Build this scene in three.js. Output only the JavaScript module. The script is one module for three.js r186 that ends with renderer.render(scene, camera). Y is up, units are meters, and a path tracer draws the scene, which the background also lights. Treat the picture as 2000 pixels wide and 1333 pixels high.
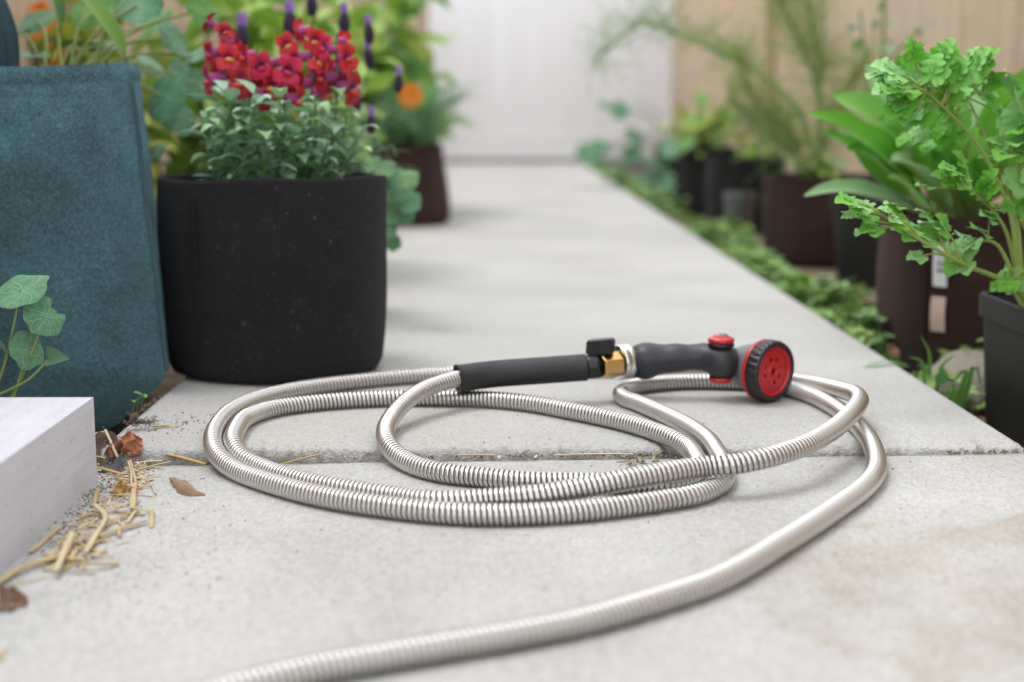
import * as THREE from 'three';
import { MarchingCubes } from 'three/addons/objects/MarchingCubes.js';
import { mergeGeometries, mergeVertices } from 'three/addons/utils/BufferGeometryUtils.js';

// ---------------------------------------------------------------- camera, sky, sun, exposure
const scene = new THREE.Scene();
const CAM_H = 0.30, F_PX = 2778, VP_X = 976, VP_Y = 215;
const camera = new THREE.PerspectiveCamera(2 * Math.atan(666.5 / F_PX) * 180 / Math.PI, 2000 / 1333, 0.02, 300);
camera.position.set(0, CAM_H, 0);
camera.rotation.order = 'YXZ';
camera.rotation.y = -Math.atan((1000 - VP_X) / F_PX);
camera.rotation.x = -Math.atan((666.5 - VP_Y) / F_PX);
camera.updateMatrixWorld(true);
camera.focus = 1.26;
camera.userData.fStop = 3.2;

const renderer = new THREE.WebGLRenderer({ antialias: true });
renderer.toneMapping = THREE.LinearToneMapping;
renderer.toneMappingExposure = 1.86;
renderer.shadowMap.enabled = true;

const SKY_W = 256, SKY_H = 128, skyData = new Float32Array(SKY_W * SKY_H * 4);
for (let j = 0; j < SKY_H; j++) for (let i = 0; i < SKY_W; i++) {
  const el = ((j + 0.5) / SKY_H - 0.5) * Math.PI, k = (j * SKY_W + i) * 4;
  const L = el > 0 ? 0.96 + 0.04 * Math.sin(el) : 0.22;
  skyData[k] = L * 0.96; skyData[k + 1] = L * 0.99; skyData[k + 2] = L * 1.05; skyData[k + 3] = 1;
}
const sky = new THREE.DataTexture(skyData, SKY_W, SKY_H, THREE.RGBAFormat, THREE.FloatType);
sky.mapping = THREE.EquirectangularReflectionMapping;
sky.magFilter = THREE.LinearFilter; sky.minFilter = THREE.LinearFilter; sky.needsUpdate = true;
scene.background = sky; scene.environment = sky;

const sun = new THREE.DirectionalLight(new THREE.Color(1.0, 0.98, 0.955), 0.9);
sun.position.set(-1.35, 4.2, -2.1); sun.target.position.set(0, 0, -1.8);
sun.castShadow = true; sun.shadow.radius = 40; sun.shadow.mapSize.set(2048, 2048);
Object.assign(sun.shadow.camera, { left: -5, right: 5, top: 7, bottom: -7, near: 0.1, far: 14 });
scene.add(sun, sun.target);

// ---------------------------------------------------------------- helpers
const V = (x, y, z) => new THREE.Vector3(x, y, z);
function rng(seed) { let a = seed >>> 0; return () => { a = (a + 0x6D2B79F5) | 0; let t = Math.imul(a ^ (a >>> 15), 1 | a); t = (t + Math.imul(t ^ (t >>> 7), 61 | t)) ^ t; return ((t ^ (t >>> 14)) >>> 0) / 4294967296; }; }
const lerp = THREE.MathUtils.lerp, clamp = THREE.MathUtils.clamp, smooth = (a, b, x) => { const t = clamp((x - a) / (b - a), 0, 1); return t * t * (3 - 2 * t); };
// a photo pixel gives a direction; the distance comes from a height (at) or from the depth of what it touches (deep)
function ray(px, py) { return V((px - 1000) / F_PX, -(py - 666.5) / F_PX, -1).applyQuaternion(camera.quaternion); }
function at(px, py, y) { const d = ray(px, py); return d.multiplyScalar((y - CAM_H) / d.y).add(camera.position); }
function deep(px, py, depth) { const d = ray(px, py); return d.multiplyScalar(depth / -d.z).add(camera.position); }
const JOINT = -1.252;
function slabY(x, z) { return z < JOINT ? 0 : lerp(-0.0135, -0.003, clamp((x + 0.36) / 0.84, 0, 1)); }
function slabSoft(x, z) { return lerp(slabY(x, -1), 0, smooth(JOINT + 0.06, JOINT - 0.02, z)); }   // a hose bridges the step
function onHose(px, py, lift) { let p = at(px, py, lift); for (let i = 0; i < 6; i++) p = at(px, py, slabSoft(p.x, p.z) + lift); return p; }
function onSlab(px, py, lift) { let p = at(px, py, lift); for (let i = 0; i < 3; i++) p = at(px, py, slabY(p.x, p.z) + lift); return p; }

function hash(x, y, s) { let h = Math.imul(x, 374761393) + Math.imul(y, 668265263) + Math.imul(s, 974711); h = Math.imul(h ^ (h >>> 13), 1274126177); return ((h ^ (h >>> 16)) >>> 0) / 4294967296; }
function vnoise(x, y, s, period) {
  let xi = Math.floor(x), yi = Math.floor(y); const fx = x - xi, fy = y - yi, u = fx * fx * (3 - 2 * fx), v = fy * fy * (3 - 2 * fy);
  let x1 = xi + 1, y1 = yi + 1;
  if (period) { xi = ((xi % period) + period) % period; yi = ((yi % period) + period) % period; x1 = ((x1 % period) + period) % period; y1 = ((y1 % period) + period) % period; }
  return lerp(lerp(hash(xi, yi, s), hash(x1, yi, s), u), lerp(hash(xi, y1, s), hash(x1, y1, s), u), v);
}
function fbm(x, y, s, oct = 4, period = 0) { let a = 0.5, f = 1, t = 0, n = 0; for (let o = 0; o < oct; o++) { t += a * vnoise(x * f, y * f, s + o * 17, period ? period * f : 0); n += a; a *= 0.5; f *= 2; } return t / n; }

function texture(w, h, fn, srgb) {   // fn(u, v) -> [r,g,b] 0..1
  const d = new Uint8Array(w * h * 4);
  for (let j = 0; j < h; j++) for (let i = 0; i < w; i++) {
    const c = fn((i + 0.5) / w, (j + 0.5) / h), k = (j * w + i) * 4;
    d[k] = clamp(c[0], 0, 1) * 255; d[k + 1] = clamp(c[1], 0, 1) * 255; d[k + 2] = clamp(c[2], 0, 1) * 255; d[k + 3] = 255;
  }
  const t = new THREE.DataTexture(d, w, h);
  t.wrapS = t.wrapT = THREE.RepeatWrapping; t.magFilter = THREE.LinearFilter; t.minFilter = THREE.LinearMipmapLinearFilter; t.generateMipmaps = true;
  if (srgb) t.colorSpace = THREE.SRGBColorSpace;
  t.needsUpdate = true; return t;
}
function rep(t, u, v) { const c = t.clone(); c.repeat.set(u, v); c.needsUpdate = true; return c; }
const lin = (r, g, b) => new THREE.Color().setRGB(r, g, b);
const std = (c, roughness = 0.8, extra = {}) => new THREE.MeshStandardMaterial({ color: c, roughness, side: THREE.DoubleSide, ...extra });
const phy = (c, roughness = 0.8, extra = {}) => new THREE.MeshPhysicalMaterial({ color: c, roughness, side: THREE.DoubleSide, ...extra });
const leafMat = (r, g, b, coat = 0.25, extra = {}) => phy(lin(r, g, b), 0.85, { transmission: 0.3, thickness: 0, clearcoat: coat, clearcoatRoughness: 0.45, ...extra });

// scene graph
const taken = {};
function numbered(n) { taken[n] = (taken[n] ?? -1) + 1; return taken[n] ? `${n}_${String(taken[n]).padStart(3, '0')}` : n; }
function shade(o) { o.castShadow = o.receiveShadow = true; return o; }
function thing(name, label, category, pos, group) {
  const o = new THREE.Group(); o.name = numbered(name); if (pos) o.position.copy(pos); scene.add(o);
  o.userData = { label, category }; if (group) o.userData.group = group; return o;
}
function single(name, label, category, geo, mat, pos, group) {   // a thing that is one mesh; geo in world coordinates, moved to its base
  geo.translate(-pos.x, -pos.y, -pos.z);
  const o = shade(new THREE.Mesh(geo, mat)); o.name = numbered(name); o.position.copy(pos); scene.add(o);
  o.userData = { label, category }; if (group) o.userData.group = group; return o;
}
function rootOf(o) { const p = V(0, 0, 0); for (let q = o; q && q !== scene; q = q.parent) p.add(q.position); return p; }
function part(name, geo, mat, parent, label) {    // geo in world coordinates (parents are never turned)
  const p = rootOf(parent); geo.translate(-p.x, -p.y, -p.z);
  const o = shade(new THREE.Mesh(geo, mat)); o.name = name; parent.add(o); if (label) o.userData.label = label; return o;
}
function put(name, geo, mat, parent, pos, f, up, s = 1) {   // shared geometry: +z along f, +y near up
  const o = shade(new THREE.Mesh(geo, mat)); o.name = name;
  const z = f.clone().normalize(), x = up.clone().cross(z); if (x.lengthSq() < 1e-8) x.set(1, 0, 0); x.normalize(); const y = z.clone().cross(x);
  o.quaternion.setFromRotationMatrix(new THREE.Matrix4().makeBasis(x, y, z));
  o.position.copy(pos).sub(rootOf(parent)); if (typeof s === 'number') o.scale.setScalar(s); else o.scale.copy(s);
  parent.add(o); return o;
}
function structure(name, o) { o.name = name; o.userData.kind = 'structure'; scene.add(o); return o; }

// geometry
function grid(nu, nv, fn, uvfn) {
  const p = [], uv = [], ix = [];
  for (let j = 0; j <= nv; j++) for (let i = 0; i <= nu; i++) { const q = fn(i / nu, j / nv); p.push(q.x, q.y, q.z); const w = uvfn ? uvfn(i / nu, j / nv, q) : [i / nu, j / nv]; uv.push(w[0], w[1]); }
  for (let j = 0; j < nv; j++) for (let i = 0; i < nu; i++) { const a = j * (nu + 1) + i, b = a + 1, c = a + nu + 1, d = c + 1; ix.push(a, b, d, a, d, c); }
  const g = new THREE.BufferGeometry(); g.setAttribute('position', new THREE.Float32BufferAttribute(p, 3)); g.setAttribute('uv', new THREE.Float32BufferAttribute(uv, 2)); g.setIndex(ix); g.computeVertexNormals(); return g;
}
function frames(pts) {   // parallel transport
  const T = pts.map((p, i) => pts[Math.min(i + 1, pts.length - 1)].clone().sub(pts[Math.max(i - 1, 0)]).normalize());
  const N = []; let n = Math.abs(T[0].y) > 0.9 ? V(1, 0, 0) : V(0, 1, 0);
  for (let i = 0; i < pts.length; i++) { n = n.clone().sub(T[i].clone().multiplyScalar(n.dot(T[i]))).normalize(); N.push(n); }
  return { T, N, B: T.map((t, i) => t.clone().cross(N[i])) };
}
const curve = (pts) => new THREE.CatmullRomCurve3(pts, false, 'centripetal');
function sweep(ctrl, rad, n = 12, m = 8, { sx = 1, sy = 1, cap = true, uvL = 1 } = {}) {   // tube along ctrl; rad(t, angle) or number
  const c = curve(ctrl), pts = ctrl.length === 2 ? Array.from({ length: n + 1 }, (_, i) => ctrl[0].clone().lerp(ctrl[1], i / n)) : c.getSpacedPoints(n), { N, B } = frames(pts), R = typeof rad === 'number' ? () => rad : rad;
  const p = [], uv = [], ix = [];
  for (let i = 0; i <= n; i++) for (let k = 0; k <= m; k++) { const a = k / m * Math.PI * 2, r = R(i / n, a); const q = pts[i].clone().addScaledVector(N[i], Math.cos(a) * r * sy).addScaledVector(B[i], Math.sin(a) * r * sx); p.push(q.x, q.y, q.z); uv.push(k / m, i / n * uvL); }
  for (let i = 0; i < n; i++) for (let k = 0; k < m; k++) { const a = i * (m + 1) + k, b = a + 1, d = a + m + 1, e = d + 1; ix.push(a, b, e, a, e, d); }
  if (cap) for (const [i, s] of [[0, 1], [n, -1]]) { const o = p.length / 3; p.push(pts[i].x, pts[i].y, pts[i].z); uv.push(0.5, 0.5); for (let k = 0; k < m; k++) { const a = i * (m + 1) + k; s > 0 ? ix.push(o, a + 1, a) : ix.push(o, a, a + 1); } }
  const g = new THREE.BufferGeometry(); g.setAttribute('position', new THREE.Float32BufferAttribute(p, 3)); g.setAttribute('uv', new THREE.Float32BufferAttribute(uv, 2)); g.setIndex(ix); g.computeVertexNormals(); return g;
}
function ribbon(ctrl, W, outline, up, { n = 16, k = 3, cup = 0, ruffle = 0, waves = 5, seed = 1, twist = 0, thick = 0 } = {}) {   // a leaf along ctrl
  const pts = curve(ctrl).getSpacedPoints(n), r = rng(seed), ph = r() * 6, ph2 = r() * 6;
  return grid(2 * k, n, (u, v) => {
    const i = Math.round(v * n), t = pts[Math.min(i + 1, n)].clone().sub(pts[Math.max(i - 1, 0)]).normalize();
    const side = up.clone().cross(t).normalize().applyAxisAngle(t, twist * v), nor = t.clone().cross(side), s = u * 2 - 1, w = W * outline(v);
    const ru = ruffle * W * s * s * Math.sin(v * waves * 6.283 + (s > 0 ? ph : ph2));
    return pts[i].clone().addScaledVector(side, s * w).addScaledVector(nor, cup * w * s * s + ru);
  });
}
function leafGeo(L, W, outline, { n = 8, k = 2, curl = 0.4, fold = 0.25, wave = 0, waves = 3, seed = 3 } = {}) {   // base at origin, along +z, normal +y
  const r = rng(seed), ph = r() * 6; const pz = [0], py = [0]; let z = 0, y = 0;
  for (let i = 1; i <= n; i++) { const a = curl * (i - 0.5) / n * 1.6 - curl * 0.3; z += Math.cos(a) * L / n; y -= Math.sin(a) * L / n; pz.push(z); py.push(y); }
  return grid(2 * k, n, (u, v) => { const i = Math.round(v * n), s = u * 2 - 1, w = W * outline(v, s); return V(s * w, py[i] + Math.abs(s) * w * fold + wave * W * s * Math.sin(v * waves * 6.28 + ph + s), pz[i]); });
}
const lance = (t) => Math.max(0.02, Math.pow(Math.sin(Math.PI * Math.pow(t, 0.8)), 0.9));
const ovate = (t) => Math.max(0.02, Math.pow(Math.sin(Math.PI * Math.pow(t, 0.62)), 0.8));
const lobed = (t) => Math.max(0.03, Math.pow(Math.sin(Math.PI * Math.pow(Math.min(t, 0.99), 0.68)), 0.8) * (0.60 + 0.40 * Math.sqrt(Math.abs(Math.sin(t * 3 * Math.PI)))));
function tint(g, c) { const n = g.attributes.position.count, a = new Float32Array(n * 3); for (let i = 0; i < n; i++) { a[i * 3] = c.r; a[i * 3 + 1] = c.g; a[i * 3 + 2] = c.b; } g.setAttribute('color', new THREE.BufferAttribute(a, 3)); return g; }
function merge(gs) { return mergeGeometries(gs.map((g) => g.index ? g.toNonIndexed() : g)); }
function moved(g, pos, f, up, s = 1) { const z = f.clone().normalize(), x = up.clone().cross(z).normalize(), y = z.clone().cross(x); const m = new THREE.Matrix4().makeBasis(x, y, z).scale(V(s, s, s)).setPosition(pos); return g.clone().applyMatrix4(m); }
function lathe(profile, n, fn) { // profile [[r,y]...] round +y, fn(angle,r,y)->r ; uv in metres
  const len = [0]; for (let i = 1; i < profile.length; i++) len.push(len[i - 1] + Math.hypot(profile[i][0] - profile[i - 1][0], profile[i][1] - profile[i - 1][1]));
  const R = Math.max(...profile.map((q) => q[0]));
  return grid(n, profile.length - 1, (u, v) => { const i = Math.round(v * (profile.length - 1)), a = -u * Math.PI * 2, r = fn ? fn(a, profile[i][0], profile[i][1]) : profile[i][0]; return V(Math.cos(a) * r, profile[i][1], Math.sin(a) * r); }, (u, v) => [u * 2 * Math.PI * R, len[Math.round(v * (profile.length - 1))]]);
}

// ---------------------------------------------------------------- large structure
const GROUND = -0.065;
const PATH_L = -0.361, PATH_R = 0.476;
const soilTex = texture(512, 512, (u, v) => { const n = fbm(u * 16, v * 16, 5, 5, 16), m = fbm(u * 64, v * 64, 9, 2, 64), k = 0.25 + 0.3 * n + 0.18 * (m - 0.5); return [k * 1.02, k * 0.86, k * 0.68]; }, true);
const soilMat = std(0xffffff, 0.97, { map: rep(soilTex, 1 / 0.4, 1 / 0.4), bumpMap: rep(soilTex, 1 / 0.4, 1 / 0.4), bumpScale: 0.012 });
{
  const g = new THREE.PlaneGeometry(240, 240, 60, 60).rotateX(-Math.PI / 2); const uv = g.attributes.uv; for (let i = 0; i < uv.count; i++) uv.setXY(i, uv.getX(i) * 240, uv.getY(i) * 240);
  const m = shade(new THREE.Mesh(g, soilMat)); m.position.y = GROUND; structure('ground', m); m.userData.label = 'bare brown soil beside and below the concrete path';
}
function concrete(u, v, s, per, res) {   // grain of sand, pores and cloudy patches
  const fine = hash(Math.floor(u * res), Math.floor(v * res), s), mid = vnoise(u * res / 4, v * res / 4, s + 3, Math.round(res / 4)), cloud = fbm(u * 6 * per, v * 6 * per, s + 7, 4, 6 * per), grit = vnoise(u * res / 2.2, v * res / 2.2, s + 11, Math.round(res / 2.2));
  let k = 0.70 + 0.085 * (fine - 0.5) + 0.075 * (mid - 0.5) + 0.10 * (cloud - 0.5);
  if (grit > 0.88) k -= 0.15 * (grit - 0.88) / 0.12; if (mid < 0.06) k -= 0.05;
  return k;
}
// stain left by water near the path's edge, in world metres on the near slab
const stainPoly = [[1430, 1085], [1500, 1048], [1600, 1028], [1720, 1018], [1800, 1030], [1900, 1015], [2150, 1000], [2300, 1420], [1850, 1420], [1780, 1310], [1650, 1290], [1560, 1250], [1480, 1190], [1450, 1130]].map(([x, y]) => { const p = onSlab(x, y, 0); return [p.x, p.z]; });
function polyDist(x, z) {
  let d = 1e9, inside = false;
  for (let i = 0, j = stainPoly.length - 1; i < stainPoly.length; j = i++) {
    const [ax, az] = stainPoly[j], [bx, bz] = stainPoly[i], t = clamp(((x - ax) * (bx - ax) + (z - az) * (bz - az)) / ((bx - ax) ** 2 + (bz - az) ** 2), 0, 1);
    d = Math.min(d, Math.hypot(x - ax - t * (bx - ax), z - az - t * (bz - az)));
    if ((az > z) !== (bz > z) && x < (bx - ax) * (z - az) / (bz - az) + ax) inside = !inside;
  }
  return inside ? d : -d;
}
const NEAR = { x0: -0.70, x1: PATH_R, z0: JOINT + 0.008, z1: 0.6 };
const spotA = onSlab(1588, 1272, 0), spotB = onSlab(1548, 1290, 0), spotC = onSlab(180, 1105, 0);
const nearSize = [NEAR.x1 - NEAR.x0, NEAR.z1 - NEAR.z0];
const nearMap = texture(2048, 2048, (u, v) => {
  const x = NEAR.x0 + u * nearSize[0], z = NEAR.z0 + v * nearSize[1], k = concrete(u, v, 21, 2, 2048);
  let c = [k * 1.0, k * 0.995, k * 0.974];
  if (x > 0.02 && z > -1.1 && z < -0.4) {
    const wx = x + (fbm(x * 40, z * 40, 31, 4) - 0.5) * 0.03, wz = z + (fbm(x * 40, z * 40, 41, 4) - 0.5) * 0.05, d = polyDist(wx, wz), m = smooth(-0.006, 0.012, d), patch = fbm(x * 18, z * 18, 51, 4), ring = smooth(-0.006, 0.0, d) * (1 - smooth(0.002, 0.014, d));
    let a = m * (0.12 + 0.55 * smooth(0.35, 0.75, patch)) + 0.5 * ring * smooth(0.35, 0.6, fbm(x * 30, z * 30, 61, 3));
    a *= 1 - 0.9 * Math.max(smooth(0.013, 0.006, Math.hypot((x - spotA.x) * 0.6, z - spotA.z)), smooth(0.009, 0.005, Math.hypot(x - spotB.x, z - spotB.z)));
    a = clamp(a, 0, 1) * 0.75; c = [c[0] * (1 - 0.11 * a), c[1] * (1 - 0.165 * a), c[2] * (1 - 0.235 * a)];
  }
  const dirt = smooth(0.30, 0.02, Math.hypot(x - spotC.x, (z - spotC.z) * 0.6)) * smooth(0.55, 0.8, fbm(x * 230, z * 230, 71, 4)); // grey grime specks round the straw
  const j = smooth(0.022, 0.0, z - NEAR.z0) * smooth(0.35, 0.65, fbm(x * 50, z * 90, 81, 4)); // dirt trodden in along the joint
  const q = 1 - 0.07 * dirt - 0.22 * j; return [c[0] * q, c[1] * q, c[2] * q * (1 - 0.04 * j)];
}, true);
const bumpNear = texture(1024, 1024, (u, v) => { const n = 0.6 * vnoise(u * 420, v * 420, 91, 420) + 0.4 * hash(Math.floor(u * 1024), Math.floor(v * 1024), 93); return [n, n, n]; });
nearMap.wrapS = nearMap.wrapT = THREE.ClampToEdgeWrapping;
const nearMat = std(lin(0.93, 0.93, 0.93), 0.9, { map: nearMap, bumpMap: rep(bumpNear, 2, 2), bumpScale: 0.0012 });
const farMap = texture(2048, 2048, (u, v) => { const k = concrete(u, v, 121, 1, 2048); const st = smooth(0.6, 0.8, fbm(u * 5, v * 5, 131, 5, 5)); return [k * 1.0, k * (0.995 - 0.008 * st), k * (0.976 - 0.02 * st)]; }, true);
const farMat = std(lin(0.93, 0.93, 0.93), 0.9, { map: rep(farMap, 1 / 1.1, 1 / 1.1), bumpMap: rep(bumpNear, 1.5, 1.5), bumpScale: 0.0013 });
const path = structure('path', new THREE.Group()); path.userData.label = 'pale concrete path of cast slabs between the planters';
function slab(x0, x1, zf, zb, mat, rough, y0 = 0) {   // front edge zf (towards the camera), back edge zb
  const prof = [[0, -0.075], [0, -0.03], [0, -0.016], [0.0006, -0.009], [0.002, -0.0045], [0.005, -0.002], [0.010, -0.0008], [0.016, -0.0002], [0.025, 0], [0.04, 0], [0.08, 0]];
  const D = zf - zb; for (let k = 1; k <= 24; k++) prof.push([0.08 + (D - 0.085) * Math.pow(k / 24, 1.6), 0]); prof.push([D, -0.004], [D, -0.075]);
  const nx = 420;
  return grid(nx, prof.length - 1, (u, v) => {
    const i = Math.round(v * (prof.length - 1)); let [dz, y] = prof[i]; const side = Math.min(u, 1 - u) * (x1 - x0); const x = x0 + u * (x1 - x0);
    const edge = 1 - smooth(0.005, 0.05, dz), n1 = fbm(x * 45, 3.1, 7, 4) - 0.5, n2 = fbm(x * 160 + dz * 300, dz * 220 + y * 200, 15, 3) - 0.5;
    if (i < 12) { dz += rough * edge * (0.030 * Math.max(0, n1) + 0.008 * n2); y += rough * edge * (0.0055 * n2 - 0.010 * Math.max(0, n1) * (i > 2 ? 1 : 0)); }
    if (side < 0.006) y -= (0.006 - side) * 0.5;
    return V(x, y0 + y, zf - dz);
  }, (u, v, q) => [q.x, -q.z + q.y * 1.0]);
}
function slabSides(x0, x1, zf, zb, mat, y0) { return merge([x0, x1].map((x) => grid(1, 4, (u, v) => V(x, y0 - 0.0031 - v * 0.072, lerp(zf - 0.003, zb + 0.003, u)), (u, v, q) => [q.z, q.y]))); }
{
  const g = grid(160, 120, (u, v) => { const x = lerp(NEAR.x0, NEAR.x1, u), z = lerp(NEAR.z0, NEAR.z1, v); let y = slabY(x, -1) + (fbm(x * 9, z * 9, 3, 3) - 0.5) * 0.0012; if (v === 0) y -= 0.0025; return V(x, y, z); });
  part('slab', g, nearMat, path, 'nearer concrete slab with a brown water stain');
  part('slab_edge', slabSides(NEAR.x0, NEAR.x1, NEAR.z1, NEAR.z0, nearMat, -0.0135), farMat, path);
  let z = JOINT;
  [[-1.252, -4.62, 1], [-4.632, -8.35, 0.6]].forEach(([a, b, r], i) => {
    part('slab', merge([slab(PATH_L, PATH_R, a, b, farMat, r), slabSides(PATH_L, PATH_R, a, b, farMat, 0)]), farMat, path);
  });
  // sandy dirt packed into the joint
  part('joint_dirt', grid(200, 4, (u, v) => { const x = lerp(PATH_L - 0.03, PATH_R, u); return V(x, slabY(x, -1) - 0.0075 + 0.009 * (fbm(x * 60, v * 3, 33, 4) - 0.42), JOINT + 0.012 - v * 0.022); }, (u, v, q) => [q.x, q.z]), std(lin(0.17, 0.135, 0.10), 0.97, { bumpMap: rep(soilTex, 8, 8), bumpScale: 0.003 }), path);
}

// fences and the white wall at the end of the path
const woodTex = texture(512, 512, (u, v) => { const g = fbm(u * 40 + 2 * fbm(u * 4, v * 3, 2, 3, 4), v * 3, 4, 4), k = 0.86 + 0.22 * (g - 0.5) + 0.08 * (hash(Math.floor(u * 512), Math.floor(v * 64), 3) - 0.5); return [k, k * 0.985, k * 0.96]; }, true);
function boxG(x0, x1, y0, y1, z0, z1) { const g = new THREE.BoxGeometry(x1 - x0, y1 - y0, z1 - z0); const uv = g.attributes.uv, n = g.attributes.normal, p = g.attributes.position; for (let i = 0; i < uv.count; i++) uv.setXY(i, (Math.abs(n.getX(i)) > 0.5 ? p.getZ(i) : p.getX(i)) + x0 * 3 + z0 * 7, p.getY(i) + y0 + z0 * 5); g.translate((x0 + x1) / 2, (y0 + y1) / 2, (z0 + z1) / 2); return g; }
const beige = [[0.70, 0.545, 0.405], [0.665, 0.515, 0.375], [0.73, 0.575, 0.43], [0.69, 0.535, 0.40]].map((c) => std(lin(...c), 0.8, { map: rep(woodTex, 5, 1.2), bumpMap: rep(woodTex, 5, 1.2), bumpScale: 0.001 }));
const railMat = std(lin(0.64, 0.50, 0.37), 0.8, { map: rep(woodTex, 1, 6) });
const FR = 0.99, FL = -0.72, WALL = -8.36;
{
  const r = rng(11), fr = thing('board_fence', 'beige painted board fence behind the row of dark plant pots', 'fence', V(FR, GROUND, -4));
  let z = 0.1; while (z > WALL + 0.02) { const w = 0.19 + r() * 0.02, e = Math.max(z - w, WALL + 0.015), o = r() * 0.004; if (!(e < -2.7 && z > -2.9)) part('board', boxG(FR + o, FR + 0.02 + o, GROUND + 0.02, 1.42 + r() * 0.02, e, z - 0.005), beige[Math.floor(r() * 4)], fr); z = e; }
  part('post', boxG(FR - 0.018, FR + 0.05, GROUND, 1.5, -2.895, -2.745), beige[1], fr);
  part('post', boxG(FR - 0.035, FR + 0.05, GROUND, 1.5, -5.3, -5.2), beige[1], fr);
  part('rail', boxG(FR - 0.012, FR - 0.002, 0.395, 0.425, -2.705, 0.1), railMat, fr); part('rail', boxG(FR - 0.012, FR - 0.002, 0.395, 0.425, -3.5, -2.91), railMat, fr);
  const fl = thing('board_fence', 'beige board fence behind the green fabric grow bag', 'fence', V(FL, GROUND, -4));
  z = 0.1; while (z > WALL + 0.02) { const w = 0.19 + r() * 0.02, e = Math.max(z - w, WALL + 0.015), o = r() * 0.004; part('board', boxG(FL - 0.02 - o, FL - o, GROUND + 0.02, 0.97 + r() * 0.02, e, z - 0.005), beige[Math.floor(r() * 4)], fl); z = e; }
  part('post', boxG(FL - 0.09, FL - 0.03, GROUND, 0.95, -3.1, -3.0), beige[1], fl); part('post', boxG(FL - 0.09, FL - 0.03, GROUND, 0.95, -5.9, -5.8), beige[1], fl);
  const white = [0.85, 0.84, 0.855].map((k) => std(lin(k * 0.99, k, k * 1.02), 0.55, { bumpMap: rep(woodTex, 3, 1), bumpScale: 0.0004 }));
  const wl = thing('white_wall', 'white painted board wall closing off the far end of the path', 'wall', V(0.3, GROUND, WALL));
  let x = -0.40, i = 0; while (x < 1.0) { const e = Math.min(x + 0.2, 1.03); part('board', boxG(x, e - 0.002, 0.155, 2.3, WALL - 0.03, WALL - (i % 2) * 0.001), white[i++ % 3], wl); x = e; }
  part('bottom_rail', boxG(-0.40, 1.03, 0.02, 0.15, WALL - 0.03, WALL + 0.018), white[0], wl);
  part('footing', boxG(-0.42, 1.03, GROUND, 0.0185, WALL - 0.03, WALL - 0.002), std(lin(0.3, 0.29, 0.28), 0.95), wl);
  const pier = thing('wall_pier', 'narrow beige wall pier beside the white end wall', 'pier', V(-0.56, GROUND, WALL));
  part('shaft', boxG(-0.735, -0.405, GROUND, 2.3, WALL - 0.05, WALL + 0.012), beige[0], pier); part('cap', boxG(-0.75, -0.40, 2.3, 2.36, WALL - 0.06, WALL + 0.02), beige[2], pier);
}

// ---------------------------------------------------------------- the hose
const R_H = 0.0087;
const hosePx = [ // photo pixel of the centre line, lift above lying on the slab
  [180, 1425, 0], [330, 1383, 0], [480, 1341, 0], [612, 1309, 0], [745, 1285, 0], [875, 1263, 0], [1005, 1241, 0], [1137, 1215, 0], [1270, 1178, 0], [1400, 1134, 0], [1530, 1060, 0], [1627, 998, 0], [1692, 949, 0], [1712, 917, 0], [1704, 871, 0], [1681, 837, 0], [1652, 811, 0], [1621, 790, 0], [1578, 770, 0], [1530, 757, 0], [1470, 749, 0], [1400, 746, 0], [1340, 746, 0], [1280, 750, 0], [1238, 756, 0], [1213, 768, 0], [1222, 779, 0], [1247, 788, 0], [1300, 811, 0], [1349, 836, 0], [1384, 862, 0], [1403, 889, 0],
  [1414, 910, 0], [1416, 930, 0], [1402, 948, 0], [1360, 966, 0], [1300, 977, 0], [1210, 990, 0], [1120, 1000, 0], [1000, 1006, 0], [885, 1004, 0], [770, 993, 0], [640, 973, 0], [536, 947, 0], [458, 918, 0], [424, 889, 0], [415, 861, 0], [426, 830, 0], [452, 804, 0], [497, 782, 0], [562, 765, 0], [640, 752, 0], [718, 743, 0], [796, 736, 0], [874, 731, 0],
  [960, 727, 0], [1060, 724, 0], [1160, 723, 0], [1260, 723, 0], [1370, 724, 0.002], [1470, 730, 0.004], [1567, 745, 0.006], [1607, 753, 0.009], [1650, 764, 0.016], [1671, 771, 0.020], [1679, 780, 0.0215], [1675, 793, 0.023], [1661, 810, 0.024], [1627, 840, 0.025], [1578, 868, 0.025], [1535, 884, 0.0235], [1493, 896, 0.022], [1436, 907, 0.0195], [1379, 912, 0.018], [1300, 924, 0.0175], [1210, 940, 0.0155], [1150, 952, 0.0125], [1060, 967, 0.008], [970, 975, 0.004], [850, 980, 0.002], [770, 971, 0], [640, 951, 0], [562, 933, 0], [510, 914, 0], [471, 893, 0], [455, 868, 0], [461, 840, 0], [484, 815, 0], [536, 798, 0], [614, 787, 0], [692, 781, 0], [770, 778, 0], [848, 778, 0], [940, 780, 0], [1030, 788, 0], [1120, 804, 0], [1210, 823, 0], [1270, 840, 0], [1315, 858, 0], [1345, 876, 0], [1358, 894, 0],
  [1364, 912, 0], [1348, 929, 0], [1310, 939, 0], [1250, 943, 0], [1190, 944, 0], [1120, 943, 0], [1060, 942, 0], [1000, 939, 0], [940, 933, 0], [876, 926, 0], [822, 914, 0], [784, 896, 0], [759, 872, 0], [752, 846, 0.001], [762, 820, 0.005], [786, 791, 0.0125], [822, 765, 0.0185], [861, 749, 0.0215], [905, 738, 0.0225], [960, 730, 0.0235]];
const hoseCtrl = hosePx.map(([x, y, l]) => onHose(x, y, R_H + l));
const hose = thing('garden_hose', 'coiled ribbed stainless steel garden hose lying on the concrete path', 'hose', V(hoseCtrl[40].x, slabY(hoseCtrl[40].x, hoseCtrl[40].z), hoseCtrl[40].z));
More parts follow.
